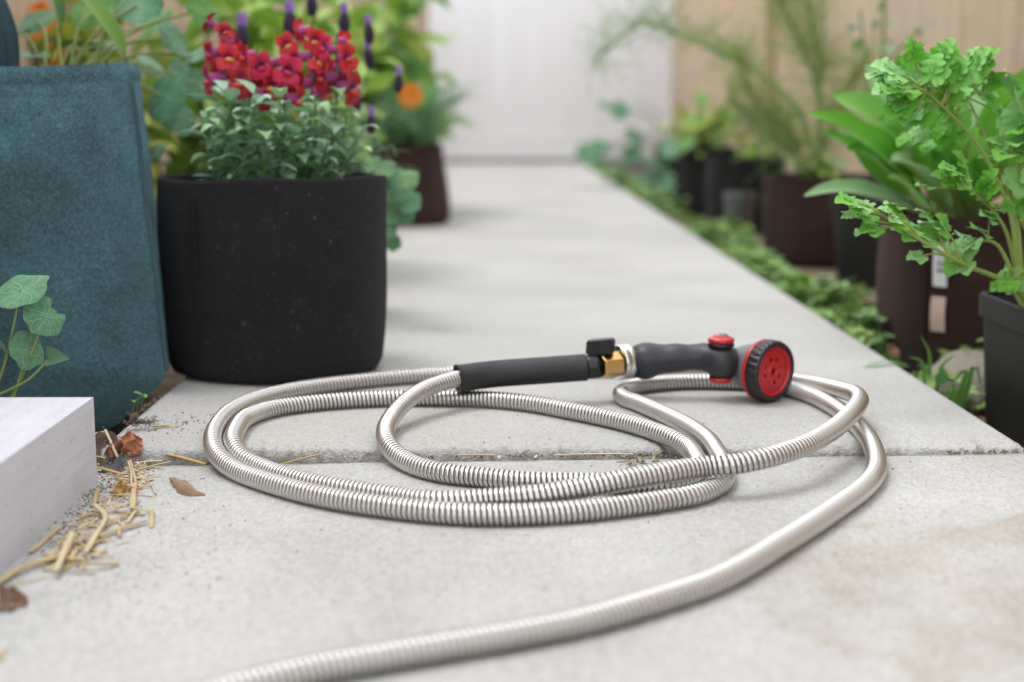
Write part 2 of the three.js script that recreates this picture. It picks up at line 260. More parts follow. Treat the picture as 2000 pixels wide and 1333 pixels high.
{
  const c = curve(hoseCtrl); c.arcLengthDivisions = 3000; const L = c.getLength(), pitch = 0.0044, turns = Math.floor(L / pitch), M = 24;
  const prof = [[0.11, 0.905], [0.15, 0.945], [0.23, 0.977], [0.35, 0.996], [0.5, 1.0], [0.65, 0.996], [0.77, 0.977], [0.85, 0.945], [0.89, 0.905]];
  const pts = c.getSpacedPoints(turns * 3), P = (s) => { const f = clamp(s / (turns * pitch) * turns * 3, 0, turns * 3 - 1e-6), i = Math.floor(f); return pts[i].clone().lerp(pts[i + 1], f - i); };
  const { T, N, B } = frames(pts), pos = [], ix = []; const S = prof.length, rows = turns * S;
  for (let q = 0; q < rows; q++) {
    const k = Math.floor(q / S), [o, rr] = prof[q % S], s0 = (k + o) * pitch, fi = clamp(Math.round(s0 / pitch * 3), 0, pts.length - 1), ctr = P(s0);
    for (let m = 0; m <= M; m++) { const a = m / M * Math.PI * 2, w = ctr.clone().addScaledVector(T[fi], (m / M) * pitch).addScaledVector(N[fi], Math.cos(a) * R_H * rr).addScaledVector(B[fi], Math.sin(a) * R_H * rr); pos.push(w.x, w.y, w.z); }
  }
  for (let q = 0; q < rows - 1; q++) if (q % S !== S - 1) for (let m = 0; m < M; m++) { const a = q * (M + 1) + m, b = a + 1, d = a + M + 1, e = d + 1; ix.push(a, b, e, a, e, d); }
  const g = new THREE.BufferGeometry(); g.setAttribute('position', new THREE.Float32BufferAttribute(pos, 3)); g.setIndex(ix); g.computeVertexNormals();
  part('hose_tube', g, std(lin(0.62, 0.60, 0.57), 0.31, { metalness: 1 }), hose);
  part('inner_tube', sweep(pts.filter((_, i) => i % 9 === 0), R_H * 0.865, Math.floor(turns / 2), 16), std(lin(0.012, 0.012, 0.012), 0.6), hose);
  console.log('hose length', L.toFixed(2), 'turns', turns);
}
const blackRubber = std(lin(0.009, 0.009, 0.0105), 0.45), blackPlastic = phy(lin(0.007, 0.007, 0.008), 0.28), brass = std(lin(0.62, 0.40, 0.15), 0.3, { metalness: 1 }), chrome = std(lin(0.72, 0.72, 0.73), 0.10, { metalness: 1 });
const at3 = (px, py, h) => at(px, py, h);   // height above the far slab
const gripPts = [[893, 740, 0.0305], [960, 731.5, 0.0325], [1060, 724, 0.0355], [1145, 718, 0.038]].map((a) => at3(...a));
part('hose_grip', sweep(gripPts, (t, a) => (0.0138 + 0.0006 * smooth(0.03, 0, t)) * (1 + 0.012 * Math.cos(a * 44)), 30, 176, { cap: false }), blackRubber, hose);
part('grip_lining', sweep(gripPts, (t, a) => 0.0112, 10, 32, { cap: false }), blackRubber, hose);
{
  const { T, N, B } = frames([gripPts[0], gripPts[0].clone().lerp(gripPts[1], 0.02), gripPts[1]]);
  part('grip_lip', grid(48, 1, (u, v) => gripPts[0].clone().addScaledVector(N[0], Math.cos(u * 6.2832) * lerp(0.0112, 0.0145, v)).addScaledVector(B[0], Math.sin(u * 6.2832) * lerp(0.0112, 0.0145, v))), blackRubber, hose);
}
const cA = at3(1141, 718, 0.038), cB = at3(1169, 716, 0.0385), cC = at3(1171, 715.5, 0.0385), cD = at3(1210, 711, 0.039);
part('ferrule', sweep([cA, cB], (t) => 0.0128 - 0.0004 * Math.abs(t - 0.5), 4, 40), blackPlastic, hose);
part('valve_body', sweep([cC, cD], (t, a) => 0.0118 / Math.cos(((a % (Math.PI / 3)) - Math.PI / 6)) * (t < 0.06 || t > 0.94 ? 0.95 : 1), 16, 48), brass, hose);
part('valve_stem', sweep([at3(1184, 694, 0.0475), at3(1184, 686, 0.053)], 0.0045, 2, 20), brass, hose);
{
  const s = new THREE.Shape(); s.moveTo(-0.0135, -0.002); s.lineTo(-0.0125, 0.010); s.quadraticCurveTo(-0.012, 0.0125, -0.009, 0.0125); s.lineTo(0.009, 0.0145); s.quadraticCurveTo(0.0135, 0.015, 0.0138, 0.011); s.lineTo(0.0135, 0.001); s.quadraticCurveTo(0.013, -0.0025, 0.009, -0.0025); s.lineTo(-0.010, -0.004); s.closePath();
  const g = new THREE.ExtrudeGeometry(s, { depth: 0.008, bevelEnabled: true, bevelThickness: 0.002, bevelSize: 0.0016, bevelSegments: 3 }); g.translate(0, 0, -0.004); g.rotateY(-0.18); g.rotateZ(0.03);
  g.scale(1, 0.82, 1); const p = at3(1173, 685, 0.0545); g.translate(p.x, p.y, p.z); part('valve_lever', g, blackPlastic, hose);
}

// ---------------------------------------------------------------- the spray nozzle
const gunBlack = phy(lin(0.024, 0.024, 0.029), 0.45), gunGrey = phy(lin(0.16, 0.16, 0.17), 0.5), red = phy(lin(0.47, 0.007, 0.012), 0.32, { clearcoat: 0.3, clearcoatRoughness: 0.3 }), tyre = phy(lin(0.012, 0.012, 0.014), 0.36);
const dialC = at3(1502, 724.5, 0.033), AX = V(Math.sin(0.70), -0.02, Math.cos(0.70)).normalize();
const gun = thing('spray_nozzle', 'dark grey hand spray nozzle with a round red pattern dial', 'nozzle', V(dialC.x, 0, dialC.z));
const onAx = (s) => dialC.clone().addScaledVector(AX, s);   // s = 0 in the middle of the dial's rim
const ringA = at3(1205, 708.5, 0.0395), ringB = at3(1226, 706, 0.0395);
part('coupling_ring', sweep([ringA, ringB], (t) => (t < 0.08 || t > 0.92 ? 0.0176 : 0.0184) + (t > 0.4 && t < 0.6 ? -0.0004 : 0), 24, 48), chrome, gun);
const join = at3(1404, 700, 0.0455), hA = at3(1226.5, 706, 0.0395);
const handlePts = [hA, at3(1262, 704, 0.041), at3(1320, 699.5, 0.044), at3(1375, 697, 0.0455), join.clone().add(V(0, -0.0005, 0))];
// grip, junction and neck are one moulded body: a smooth union of tapered capsules
const neckTop = join.clone().add(V(0.002, 0.0125, 0.001)), neckBot = join.clone().add(V(0.002, -0.021, 0.001));
{
  const caps = []; const cap = (a, b, ra, rb) => caps.push([a, b, ra, rb]);
  cap(handlePts[0].clone().add(V(0.0175, 0, 0)), handlePts[1], 0.0188, 0.0174); cap(handlePts[1], handlePts[2], 0.0172, 0.0138); cap(handlePts[2], handlePts[3], 0.0138, 0.0130); cap(handlePts[3], join.clone().add(V(0, -0.002, 0)), 0.0130, 0.0150);
  cap(neckBot.clone().add(V(0, 0.010, 0)), neckTop.clone().add(V(0, -0.012, 0)), 0.0118, 0.0122); cap(join.clone().add(V(0.003, -0.004, 0.001)), onAx(-0.046), 0.0158, 0.0172);
  const lo = V(handlePts[0].x - 0.006, join.y - 0.045, join.z - 0.03), S = 0.17, N = 112, mc = new MarchingCubes(N, new THREE.MeshStandardMaterial(), false, false, 200000); mc.isolation = 0;
  const p = V(0, 0, 0), ab = V(0, 0, 0);
  for (let k = 0; k < N; k++) for (let j = 0; j < N; j++) for (let i = 0; i < N; i++) {
    p.set(lo.x + i / N * S, lo.y + j / N * S, lo.z + k / N * S); let sum = 0, d = 1;
    if (j / N * S < 0.09 && k / N * S < 0.13) { for (const [a, b, ra, rb] of caps) { ab.copy(b).sub(a); const t = clamp(p.clone().sub(a).dot(ab) / ab.lengthSq(), 0, 1); sum += Math.exp(-(p.distanceTo(a.clone().addScaledVector(ab, t)) - lerp(ra, rb, t)) / 0.0022); } d = -0.0022 * Math.log(Math.max(sum, 1e-30)); }
    d = Math.max(d, handlePts[0].x + 0.0005 - p.x);   // cut square where the metal ring begins
    mc.field[i + j * N + k * N * N] = -d;
  }
  mc.update(); const n = mc.count, pos = new Float32Array(n * 3); for (let i = 0; i < n; i++) for (let c = 0; c < 3; c++) pos[i * 3 + c] = (mc.positionArray[i * 3 + c] + 1) / 2 * S + [lo.x, lo.y, lo.z][c];
  let g = new THREE.BufferGeometry(); g.setAttribute('position', new THREE.BufferAttribute(pos, 3)); g = mergeVertices(g, 1e-6); g.computeVertexNormals(); console.log('gun body', n / 3, 'triangles'); part('body', g, gunBlack, gun, 'dark grey moulded grip and neck');
}
{
  const k = lathe([[0, 0.0035], [0.0122, 0.0035], [0.0138, 0.002], [0.0138, 0], [0.0125, -0.0015], [0, -0.0015]], 40), p = neckTop.clone().add(V(0, 0.001, 0)); k.translate(p.x, p.y, p.z); part('knob_collar', k, blackPlastic, gun);
  const k2 = lathe([[0.0015, 0.0068], [0.0042, 0.0075], [0.0075, 0.0072], [0.0082, 0.0055], [0.0118, 0.0048], [0.0135, 0.0035], [0.0137, 0.0012], [0.0128, 0]], 56, (a, r) => r > 0.0105 ? r * (1 + 0.02 * Math.cos(a * 14)) : r * (1 + (r > 0.007 ? 0.05 * Math.cos(a * 6) : 0))); k2.translate(p.x, p.y + 0.0036, p.z); const knob = part('flow_knob', k2, red, gun, 'round red flow control knob');
  part('knob_cap', lathe([[0, 0.0016], [0.0036, 0.0014], [0.0042, 0]], 24).translate(p.x + 0.002, p.y + 0.0108, p.z - 0.001), gunGrey, knob);
  part('lower_cap', lathe([[0, -0.0035], [0.0105, -0.0035], [0.0122, -0.001], [0.0124, 0.001], [0.0115, 0.0018]], 40).translate(neckBot.x, neckBot.y - 0.0005, neckBot.z), red, gun);
}
const headQ = new THREE.Quaternion().setFromUnitVectors(V(0, 1, 0), AX), onHead = (g) => g.applyQuaternion(headQ).translate(dialC.x, dialC.y, dialC.z);
part('head_cone', onHead(lathe([[0, -0.041], [0.0188, -0.041], [0.0205, -0.0385], [0.0262, -0.020], [0.0298, -0.0135], [0.0300, -0.0108], [0, -0.0108]], 56)), gunGrey, gun);
part('dial_ring', onHead(lathe([[0.026, -0.0105], [0.0312, -0.0105], [0.0319, -0.0095], [0.0319, -0.0072], [0.0312, -0.0062], [0.026, -0.0062]], 64)), red, gun);
part('dial_tyre', onHead(lathe([[0.0262, 0.0068], [0.0272, 0.0090], [0.0292, 0.0094], [0.0312, 0.0084], [0.0322, 0.006], [0.0326, 0.001], [0.0322, -0.004], [0.0314, -0.0062], [0.026, -0.0064]], 280, (a, r, y) => { const k = r > 0.0315 ? 1 : 0, w = Math.cos(a * 28 + (y > 0 ? 1.2 : 0) + y * 160); return r - k * 0.0011 * smooth(-0.1, 0.8, w); })), tyre, gun);
{ // the red face: a plate with the spray holes cut through, over a deeper plate
  const s = new THREE.Shape(); s.absarc(0, 0, 0.0236, 0, Math.PI * 2);
  const hole = (x, y, r) => { const h = new THREE.Path(); h.absarc(x, y, r, 0, Math.PI * 2, true); s.holes.push(h); };
  hole(0, 0, 0.0040); const spots = [];
  for (let k = 0; k < 8; k++) { const a = k / 8 * 6.2832 + 0.2, r = [0.0022, 0.0013, 0.0022, 0.0026, 0.0016, 0.0022, 0.0013, 0.0026][k]; hole(Math.cos(a) * 0.0128, Math.sin(a) * 0.0128, r); spots.push([Math.cos(a) * 0.0128, Math.sin(a) * 0.0128, r]); }
  const up = (g) => onHead(g.rotateX(-Math.PI / 2));
  const face = part('dial_face', up(new THREE.ExtrudeGeometry(s, { depth: 0.0028, bevelEnabled: true, bevelSize: 0.0003, bevelThickness: 0.0003, bevelSegments: 2, curveSegments: 40 }).translate(0, 0, 0.0022)), red, gun, 'red dial face with a ring of spray holes');
  part('back_plate', up(new THREE.CircleGeometry(0.0262, 48).translate(0, 0, -0.001)), std(lin(0.07, 0.003, 0.004), 0.6), face);
  part('face_rim', onHead(lathe([[0.0236, 0.005], [0.0243, 0.0075], [0.0263, 0.0080], [0.0263, 0.002]], 64)), red, face);
  part('centre_boss', onHead(lathe([[0.0040, 0.0050], [0.0041, 0.0066], [0.0056, 0.0064], [0.0066, 0.0050]], 32)), red, face);
  spots.forEach(([x, y, r], k) => { if (k % 2 === 0 || r > 0.0015) part('nozzle_boss', up(new THREE.RingGeometry(r, r + 0.0011, 20).translate(x, y, 0.0056)), red, face); });
}

// ---------------------------------------------------------------- containers
const feltTex = texture(1024, 1024, (u, v) => { const n = 0.5 * vnoise(u * 300, v * 300, 201, 300) + 0.3 * hash(Math.floor(u * 1024), Math.floor(v * 1024), 203) + 0.2 * fbm(u * 40, v * 40, 205, 3, 40); return [n, n, n]; });
function feltMap(base, spread, specks, seed, dust) {
  return texture(1024, 1024, (u, v) => {
    const c = fbm(u * 7, v * 7, seed, 5, 7) - 0.5, f = vnoise(u * 340, v * 340, seed + 3, 340) - 0.5, lint = vnoise(u * 150, v * 150, seed + 5, 150); let k = 1 + spread * (c * 0.7 + f * 1.1);
    let q = base.map((b) => b * k); const s = smooth(specks, specks + 0.03, lint); q = q.map((a, i) => lerp(a, dust[i], s * 0.55));
    const d2 = smooth(0.66, 0.8, fbm(u * 14, v * 14, seed + 9, 5, 14)); return q.map((a, i) => lerp(a, dust[i], d2 * 0.07));
  }, true);
}
const feltBump = rep(feltTex, 4, 4);
const blackFelt = phy(lin(1, 1, 1), 0.95, { map: rep(feltMap([0.090, 0.088, 0.096], 0.7, 0.935, 301, [0.5, 0.44, 0.38]), 2.4, 2.4), bumpMap: feltBump, bumpScale: 0.0022, sheen: 0.1, sheenColor: lin(0.5, 0.5, 0.55), sheenRoughness: 0.6 });
const brownFelt = phy(lin(1, 1, 1), 0.95, { map: rep(feltMap([0.215, 0.13, 0.108], 0.3, 0.965, 311, [0.5, 0.4, 0.33]), 2.4, 2.4), bumpMap: feltBump, bumpScale: 0.0022, sheen: 0.15, sheenColor: lin(0.5, 0.35, 0.3) });
const tealFelt = phy(lin(1, 1, 1), 0.95, { map: rep(feltMap([0.30, 0.465, 0.51], 0.62, 0.945, 321, [0.62, 0.66, 0.66]), 3, 3), bumpMap: feltBump, bumpScale: 0.0026, sheen: 0.3, sheenColor: lin(0.4, 0.55, 0.6), sheenRoughness: 0.6 });
const potSoil = std(lin(0.07, 0.05, 0.035), 0.98, { bumpMap: rep(soilTex, 6, 6), bumpScale: 0.01 });
const blackPot = phy(lin(0.007, 0.007, 0.008), 0.62, {}), greyPot = phy(lin(0.10, 0.10, 0.105), 0.4);
function potFabric(root, c, rTop, rBot, h, mat, seed, { facet = 0.012, n = 96, hem = true } = {}) {   // c: centre of the base
  const r = rng(seed), p1 = r() * 6, p2 = r() * 6, p3 = r() * 6, wob = (a, y) => 1 + facet * (0.6 * Math.cos(3 * a + p1) + 0.8 * Math.cos(5 * a + p2 + y * 3) + 0.4 * Math.cos(8 * a + p3 - y * 6)) + 0.010 * Math.sin(y * 30 + 3 * a);
  const prof = [[0, 0.001], [rBot * 0.85, 0.001], [rBot * 0.96, 0.004], [rBot * 1.0, 0.014], [rBot * 1.012, 0.03]]; for (let k = 1; k <= 10; k++) prof.push([lerp(rBot * 1.012, rTop, k / 10) + 0.003 * Math.sin(k / 10 * 3.1), 0.03 + (h - 0.034) * k / 10]);
  prof.push([rTop - 0.001, h], [rTop - 0.004, h], [rTop - 0.005, h - 0.004], [rTop - 0.006, h - 0.05]);
  const sag = (a) => 0.0014 * Math.cos(2 * a + p1) + 0.0012 * Math.cos(5 * a + p2);
  const g = lathe(prof, n, (a, rr, y) => rr * wob(a, y)); const q = g.attributes.position; for (let i = 0; i < q.count; i++) { const y = q.getY(i); q.setY(i, y + sag(Math.atan2(q.getZ(i), q.getX(i))) * smooth(h * 0.6, h, y)); }
  g.computeVertexNormals(); g.translate(c.x, c.y, c.z); part('fabric_wall', g, mat, root);
  if (hem) { const hm = lathe([[rTop + 0.0008, h - 0.018], [rTop + 0.0022, h - 0.017], [rTop + 0.0024, h - 0.001], [rTop + 0.001, h + 0.0012], [rTop - 0.005, h + 0.001]], n, (a, rr, y) => rr * wob(a, y)); const w = hm.attributes.position; for (let i = 0; i < w.count; i++) w.setY(i, w.getY(i) + sag(Math.atan2(w.getZ(i), w.getX(i)))); hm.computeVertexNormals(); hm.translate(c.x, c.y, c.z); part('hem', hm, mat, root); }
  const s = grid(40, 8, (u, v) => { const a = u * 6.2832, rr = (1 - v) * (rTop - 0.007) * wob(a, h - 0.03); return V(c.x + Math.cos(a) * rr, c.y + h - 0.03 + 0.012 * (fbm(Math.cos(a) * rr * 60 + 9, Math.sin(a) * rr * 60 + 9, seed, 3) - 0.4) + 0.008 * v, c.z + Math.sin(a) * rr); }, (u, v, q) => [q.x * 3, q.z * 3]); part('soil', s, potSoil, root);
}
const bpC = V(-0.2605, 0, -1.652), BP_H = 0.2265;
const blackPotRoot = thing('fabric_pot', 'black felt fabric pot holding the red snapdragons', 'fabric pot', bpC);
potFabric(blackPotRoot, bpC, 0.1285, 0.1225, BP_H, blackFelt, 5, { facet: 0.017, hem: false });
{ // one sewn seam runs down the fabric where its two ends meet
  const a = 2.15, pts = [0.03, 0.08, 0.14, 0.19, BP_H - 0.02].map((y) => V(bpC.x + Math.cos(a) * (0.1255 + 0.0205 * y), y, bpC.z + Math.sin(a) * (0.1255 + 0.0205 * y)));
  part('seam', sweep(pts, 0.0022, 20, 8, { sx: 1.6, sy: 0.7 }), blackFelt, blackPotRoot);
}
const brC = V(-0.272, 0, -3.82);
const brownPotRoot = thing('fabric_pot', 'dark brown fabric pot with the orange flower, standing alone on the path', 'fabric pot', brC);
potFabric(brownPotRoot, brC, 0.118, 0.138, 0.208, brownFelt, 8);
const lvC = V(-0.275, 0, -2.10);
const lavPot = thing('nursery_pot', 'small black plastic pot hidden behind the snapdragon pot', 'plant pot', lvC);
function plasticPot(root, c, rTop, rBot, h, mat, n = 40, square = 0) {
  const sq = (a, r) => square ? r * Math.min(1 / Math.max(Math.abs(Math.cos(a)), Math.abs(Math.sin(a))), 1.36) * (1 - 0.02 * square) : r;
  const w = lathe([[0, 0.001], [rBot * 0.9, 0.001], [rBot, 0.006], [lerp(rBot, rTop, 0.5), h * 0.5], [rTop * 0.985, h * 0.84], [rTop * 0.985, h - 0.004], [rTop * 0.95, h - 0.004], [rTop * 0.94, h - 0.04]], n, sq); w.translate(c.x, c.y, c.z); part('wall', w, mat, root);
  const rim = lathe([[rTop * 0.96, h - 0.001], [rTop * 1.0, h], [rTop * 1.03, h - 0.003], [rTop * 1.03, h * 0.84], [rTop * 0.99, h * 0.83]], n, sq); rim.translate(c.x, c.y, c.z); part('rim', rim, mat, root);
  const s = grid(24, 5, (u, v) => { const a = u * 6.2832, r = sq(a, (1 - v) * rTop * 0.95); return V(c.x + Math.cos(a) * r, c.y + h - 0.022 + 0.01 * fbm(Math.cos(a) * r * 60 + 5, Math.sin(a) * r * 60 + 5, 4, 3), c.z + Math.sin(a) * r); }, (u, v, q) => [q.x * 3, q.z * 3]); part('soil', s, potSoil, root);
}
plasticPot(lavPot, lvC, 0.09, 0.075, 0.20, blackPot);

// the row beyond the path's other edge
const r1C = V(0.700, GROUND, -1.975);
const bigBrown = thing('fabric_pot', 'wide brown fabric pot with two stitched tags, holding the broad green leaves', 'fabric pot', r1C);
potFabric(bigBrown, r1C, 0.163, 0.158, 0.222, brownFelt, 12, { facet: 0.006 });
{
  const a = 2.62, dir = V(Math.cos(a), 0, Math.sin(a)), tan = V(-Math.sin(a), 0, Math.cos(a)), onP = (y, o, k) => r1C.clone().addScaledVector(dir, 0.1625 + 0.02 * y + o).addScaledVector(tan, k).add(V(0, y, 0));
  part('seam_strip', grid(4, 12, (u, v) => onP(lerp(0.012, 0.211, v), 0.0035 * Math.sin(u * 3.14), (u - 0.5) * 0.042)), brownFelt, bigBrown);
  const tagTex = texture(64, 256, (u, v) => { const bar = hash(0, Math.floor(v * 42), 9) > 0.5 && v > 0.25 && v < 0.8 && u > 0.2 && u < 0.75; return bar ? [0.35, 0.36, 0.38] : [0.86, 0.87, 0.88]; }, true);
  const b = 2.36, d2 = V(Math.cos(b), 0, Math.sin(b)), t2 = V(-Math.sin(b), 0, Math.cos(b)), onQ = (y, o, k) => r1C.clone().addScaledVector(d2, 0.165 + 0.016 * y + o).addScaledVector(t2, k).add(V(0, y, 0));
  part('care_tag', grid(2, 4, (u, v) => onQ(lerp(0.135, 0.197, v), 0.002 + 0.002 * Math.sin(v * 3), (u - 0.5) * 0.020)), std(0xffffff, 0.7, { map: tagTex }), bigBrown, 'white tag with barcode lines');
  part('care_tag', grid(2, 4, (u, v) => onQ(lerp(0.075, 0.122, v), 0.003 + 0.003 * Math.sin(v * 3), (u - 0.5) * 0.021)), std(lin(0.62, 0.44, 0.36), 0.75), bigBrown, 'plain pink tag');
}
const clC = V(0.634, GROUND, -1.50);
const celeryPot = thing('nursery_pot', 'square black plastic pot holding the leafy celery', 'plant pot', clC);
plasticPot(celeryPot, clC, 0.094, 0.085, 0.163, blackPot, 64, 1);
const r2C = V(0.785, GROUND, -3.42), r2 = thing('fabric_pot', 'brown fabric pot further along the row holding the fennel', 'fabric pot', r2C); potFabric(r2, r2C, 0.148, 0.145, 0.21, brownFelt, 22);
const g1C = V(0.765, GROUND, -2.62), g1 = thing('nursery_pot', 'grey translucent plastic pot between the two brown fabric pots', 'plant pot', g1C); plasticPot(g1, g1C, 0.062, 0.045, 0.165, greyPot);
const g2C = V(0.80, GROUND, -2.98), g2 = thing('nursery_pot', 'black plastic pot tucked behind the grey translucent pot', 'plant pot', g2C); plasticPot(g2, g2C, 0.10, 0.085, 0.19, blackPot);
const k1C = V(0.735, GROUND, -4.28), k1 = thing('fabric_pot', 'black fabric pot next to the fennel pot', 'fabric pot', k1C); potFabric(k1, k1C, 0.115, 0.112, 0.225, blackFelt, 31);
const k2C = V(0.74, GROUND, -5.02), k2 = thing('fabric_pot', 'black fabric pot with yellow green herbs', 'fabric pot', k2C); potFabric(k2, k2C, 0.115, 0.112, 0.235, blackFelt, 32);
const k3C = V(0.745, GROUND, -5.72), k3 = thing('fabric_pot', 'black fabric pot under the trailing round leaves, last of the row', 'fabric pot', k3C); potFabric(k3, k3C, 0.125, 0.12, 0.225, blackFelt, 33);
const w1C = V(0.635, GROUND, -3.77), w1 = thing('nursery_pot', 'small grey plastic pot against the fennel pot', 'plant pot', w1C); plasticPot(w1, w1C, 0.04, 0.03, 0.15, greyPot);
{ const p = V(0.575, GROUND, -1.72), g = new THREE.IcosahedronGeometry(0.05, 4), q = g.attributes.position; for (let i = 0; i < q.count; i++) { const v = V(q.getX(i), q.getY(i), q.getZ(i)), k = 1 + 0.35 * (fbm(v.x * 30 + 5, v.z * 30 + v.y * 22 + 5, 6, 3) - 0.5); q.setXYZ(i, v.x * k * 0.95, v.y * k * 0.75, v.z * k); } g.computeVertexNormals(); g.translate(p.x, p.y + 0.032, p.z); single('rock', 'rough grey rock on the soil beside the square black pot', 'rock', g, std(lin(0.30, 0.27, 0.22), 0.95, { bumpMap: rep(soilTex, 3, 3), bumpScale: 0.008 }), p); }

// ---------------------------------------------------------------- green grow bag
const BAG_B = GROUND;
const bagC = V(-0.545, BAG_B, -1.66), bag = thing('grow_bag', 'tall teal green felt grow bag with a carrying handle', 'grow bag', bagC);
{
  const loop0 = [[-0.372, -1.50], [-0.415, -1.517], [-0.50, -1.553], [-0.60, -1.597], [-0.66, -1.63], [-0.695, -1.68], [-0.698, -1.78], [-0.66, -1.86], [-0.58, -1.885], [-0.49, -1.86], [-0.435, -1.79], [-0.425, -1.69], [-0.396, -1.57]];
  const NL = 220, c2 = new THREE.CatmullRomCurve3([...loop0, loop0[0]].map(([x, z]) => V(x, 0, z)), false, 'centripetal');   // the first corner stays sharp
  const loop = Array.from({ length: NL }, (_, i) => c2.getPoint(i / NL)); const ctr = V(-0.545, 0, -1.68);
  const H = 0.4135;   // from the soil to the rim
  const levels = [[0.0, 0.62], [0.006, 0.70], [0.02, 0.80], [0.045, 0.90], [0.07, 0.985], [0.08, 1.02], [0.09, 1.03], [0.14, 1.028], [0.20, 1.02], [0.26, 1.008], [0.32, 0.998], [0.37, 0.988], [H - 0.012, 0.98], [H, 0.978]];
  const pt = (i, y, s, off = 0) => {
    const q = loop[((i % NL) + NL) % NL], n = q.clone().sub(ctr).setY(0); const a = Math.atan2(n.z, n.x), bul = 0.010 * (fbm(a * 3 + 9, y * 14 + 3, 77, 3) - 0.5) * smooth(0, 0.1, y);
    const len = n.length();
    const sh = y < 0.085 ? lerp(-0.03, 0.013, y / 0.085) : lerp(0.013, -0.010, (y - 0.085) / (H - 0.085)); return V(ctr.x + sh + n.x * s + n.x / len * (bul + off), BAG_B + y + (y > H - 0.03 ? 0.004 * Math.cos(2 * a + 0.5) : 0), ctr.z + n.z * s + n.z / len * (bul + off));
  };
  const sAt = (y) => { for (let k = 1; k < levels.length; k++) if (y <= levels[k][0]) return lerp(levels[k - 1][1], levels[k][1], (y - levels[k - 1][0]) / (levels[k][0] - levels[k - 1][0])); return levels.at(-1)[1]; };
  const NY = 60, peri = 1.05;
  part('bag_wall', grid(NL, NY, (u, v) => pt(Math.round(u * NL), v * H, sAt(v * H)), (u, v) => [u * peri, v * H]), tealFelt, bag);
  part('bag_base', grid(NL, 1, (u, v) => { const p = pt(Math.round(u * NL), 0, sAt(0)); return v ? p : V(ctr.x, BAG_B, ctr.z); }), tealFelt, bag);
  part('hem', grid(NL, 6, (u, v) => { const y = H - 0.017 + 0.0185 * v, e = Math.sin(v * Math.PI); return pt(Math.round(u * NL), Math.min(y, H), sAt(H), 0.0007 + 0.0016 * e).setY(BAG_B + y + 0.004 * Math.cos(2 * Math.atan2(loop[Math.round(u * NL) % NL].z - ctr.z, loop[Math.round(u * NL) % NL].x - ctr.x) + 0.5)); }, (u, v) => [u * peri, v * 0.02 + 0.3]), tealFelt, bag);
  part('soil', grid(NL, 6, (u, v) => { const p = pt(Math.round(u * NL), H - 0.05, sAt(H - 0.05), -0.004); const q = p.lerp(V(ctr.x, BAG_B + H - 0.045, ctr.z), v); q.y += 0.012 * (fbm(q.x * 50 + 40, q.z * 50 + 40, 5, 3) - 0.5); return q; }, (u, v, q) => [q.x * 3, q.z * 3]), potSoil, bag);
  // rolled corner fold, sewn along the edge
  part('corner_fold', sweep([0.09, 0.14, 0.2, 0.28, 0.34, 0.395].map((y) => pt(0, y, sAt(y), 0.0005)), 0.0026, 30, 10), tealFelt, bag);
  // carrying handle: a strap sewn to the face that stands up above the rim
  const fx = deep(-20, 128, 1.66), hp = [deep(12, 400, 1.63), deep(8, 250, 1.635), deep(6, 140, 1.64), deep(0, 60, 1.645), deep(-40, -20, 1.66), deep(-120, -40, 1.69), deep(-200, 20, 1.72), deep(-225, 140, 1.74)];
  part('handle', ribbon(hp, 0.018, () => 1, V(-0.4, 0, -0.9), { n: 40, k: 2, cup: 0.1, ruffle: 0.05, waves: 3 }), phy(lin(1, 1, 1), 0.95, { map: tealFelt.map, bumpMap: feltBump, bumpScale: 0.002, color: lin(0.62, 0.62, 0.62) }), bag, 'dark teal felt strap handle');
}

// ---------------------------------------------------------------- white block
{
  const z1 = -1.158, x1 = -0.327, base = onSlab(190, 945, 0), top = base.y + 0.0745, bx = base.x, bz = base.z;
  const w = 0.368, d = 0.95, c = V(bx - w / 2, base.y, bz + d / 2);
  const s = new THREE.Shape(); s.moveTo(-w / 2, 0); s.lineTo(w / 2, 0); s.lineTo(w / 2, 0.0745); s.lineTo(-w / 2, 0.0745); s.closePath();
  const tex = texture(1024, 1024, (u, v) => { const n = fbm(u * 8, v * 8, 401, 5, 8) - 0.5, f = hash(Math.floor(u * 1024), Math.floor(v * 1024), 7) - 0.5, st = vnoise(u * 90, v * 6, 411) - 0.5, pit = vnoise(u * 210, v * 210, 405, 210) > 0.955 ? 0.2 : 0, k = 0.885 + 0.05 * n + 0.015 * f + 0.03 * st - pit; return [k * 0.985, k * 0.99, k * 1.015]; }, true);
  const mat = std(lin(0.79, 0.79, 0.815), 0.75, { map: rep(tex, 2.5, 2.5), bumpMap: rep(tex, 2.5, 2.5), bumpScale: 0.004 });
  const g = new THREE.ExtrudeGeometry(s, { depth: d, bevelEnabled: true, bevelSize: 0.0012, bevelThickness: 0.0012, bevelSegments: 2, bevelOffset: -0.0012 }); g.translate(c.x, base.y + 0.0003, bz);
  const block = single('concrete_block', 'low white painted concrete block at the edge of the path', 'block', g, mat, c);
}

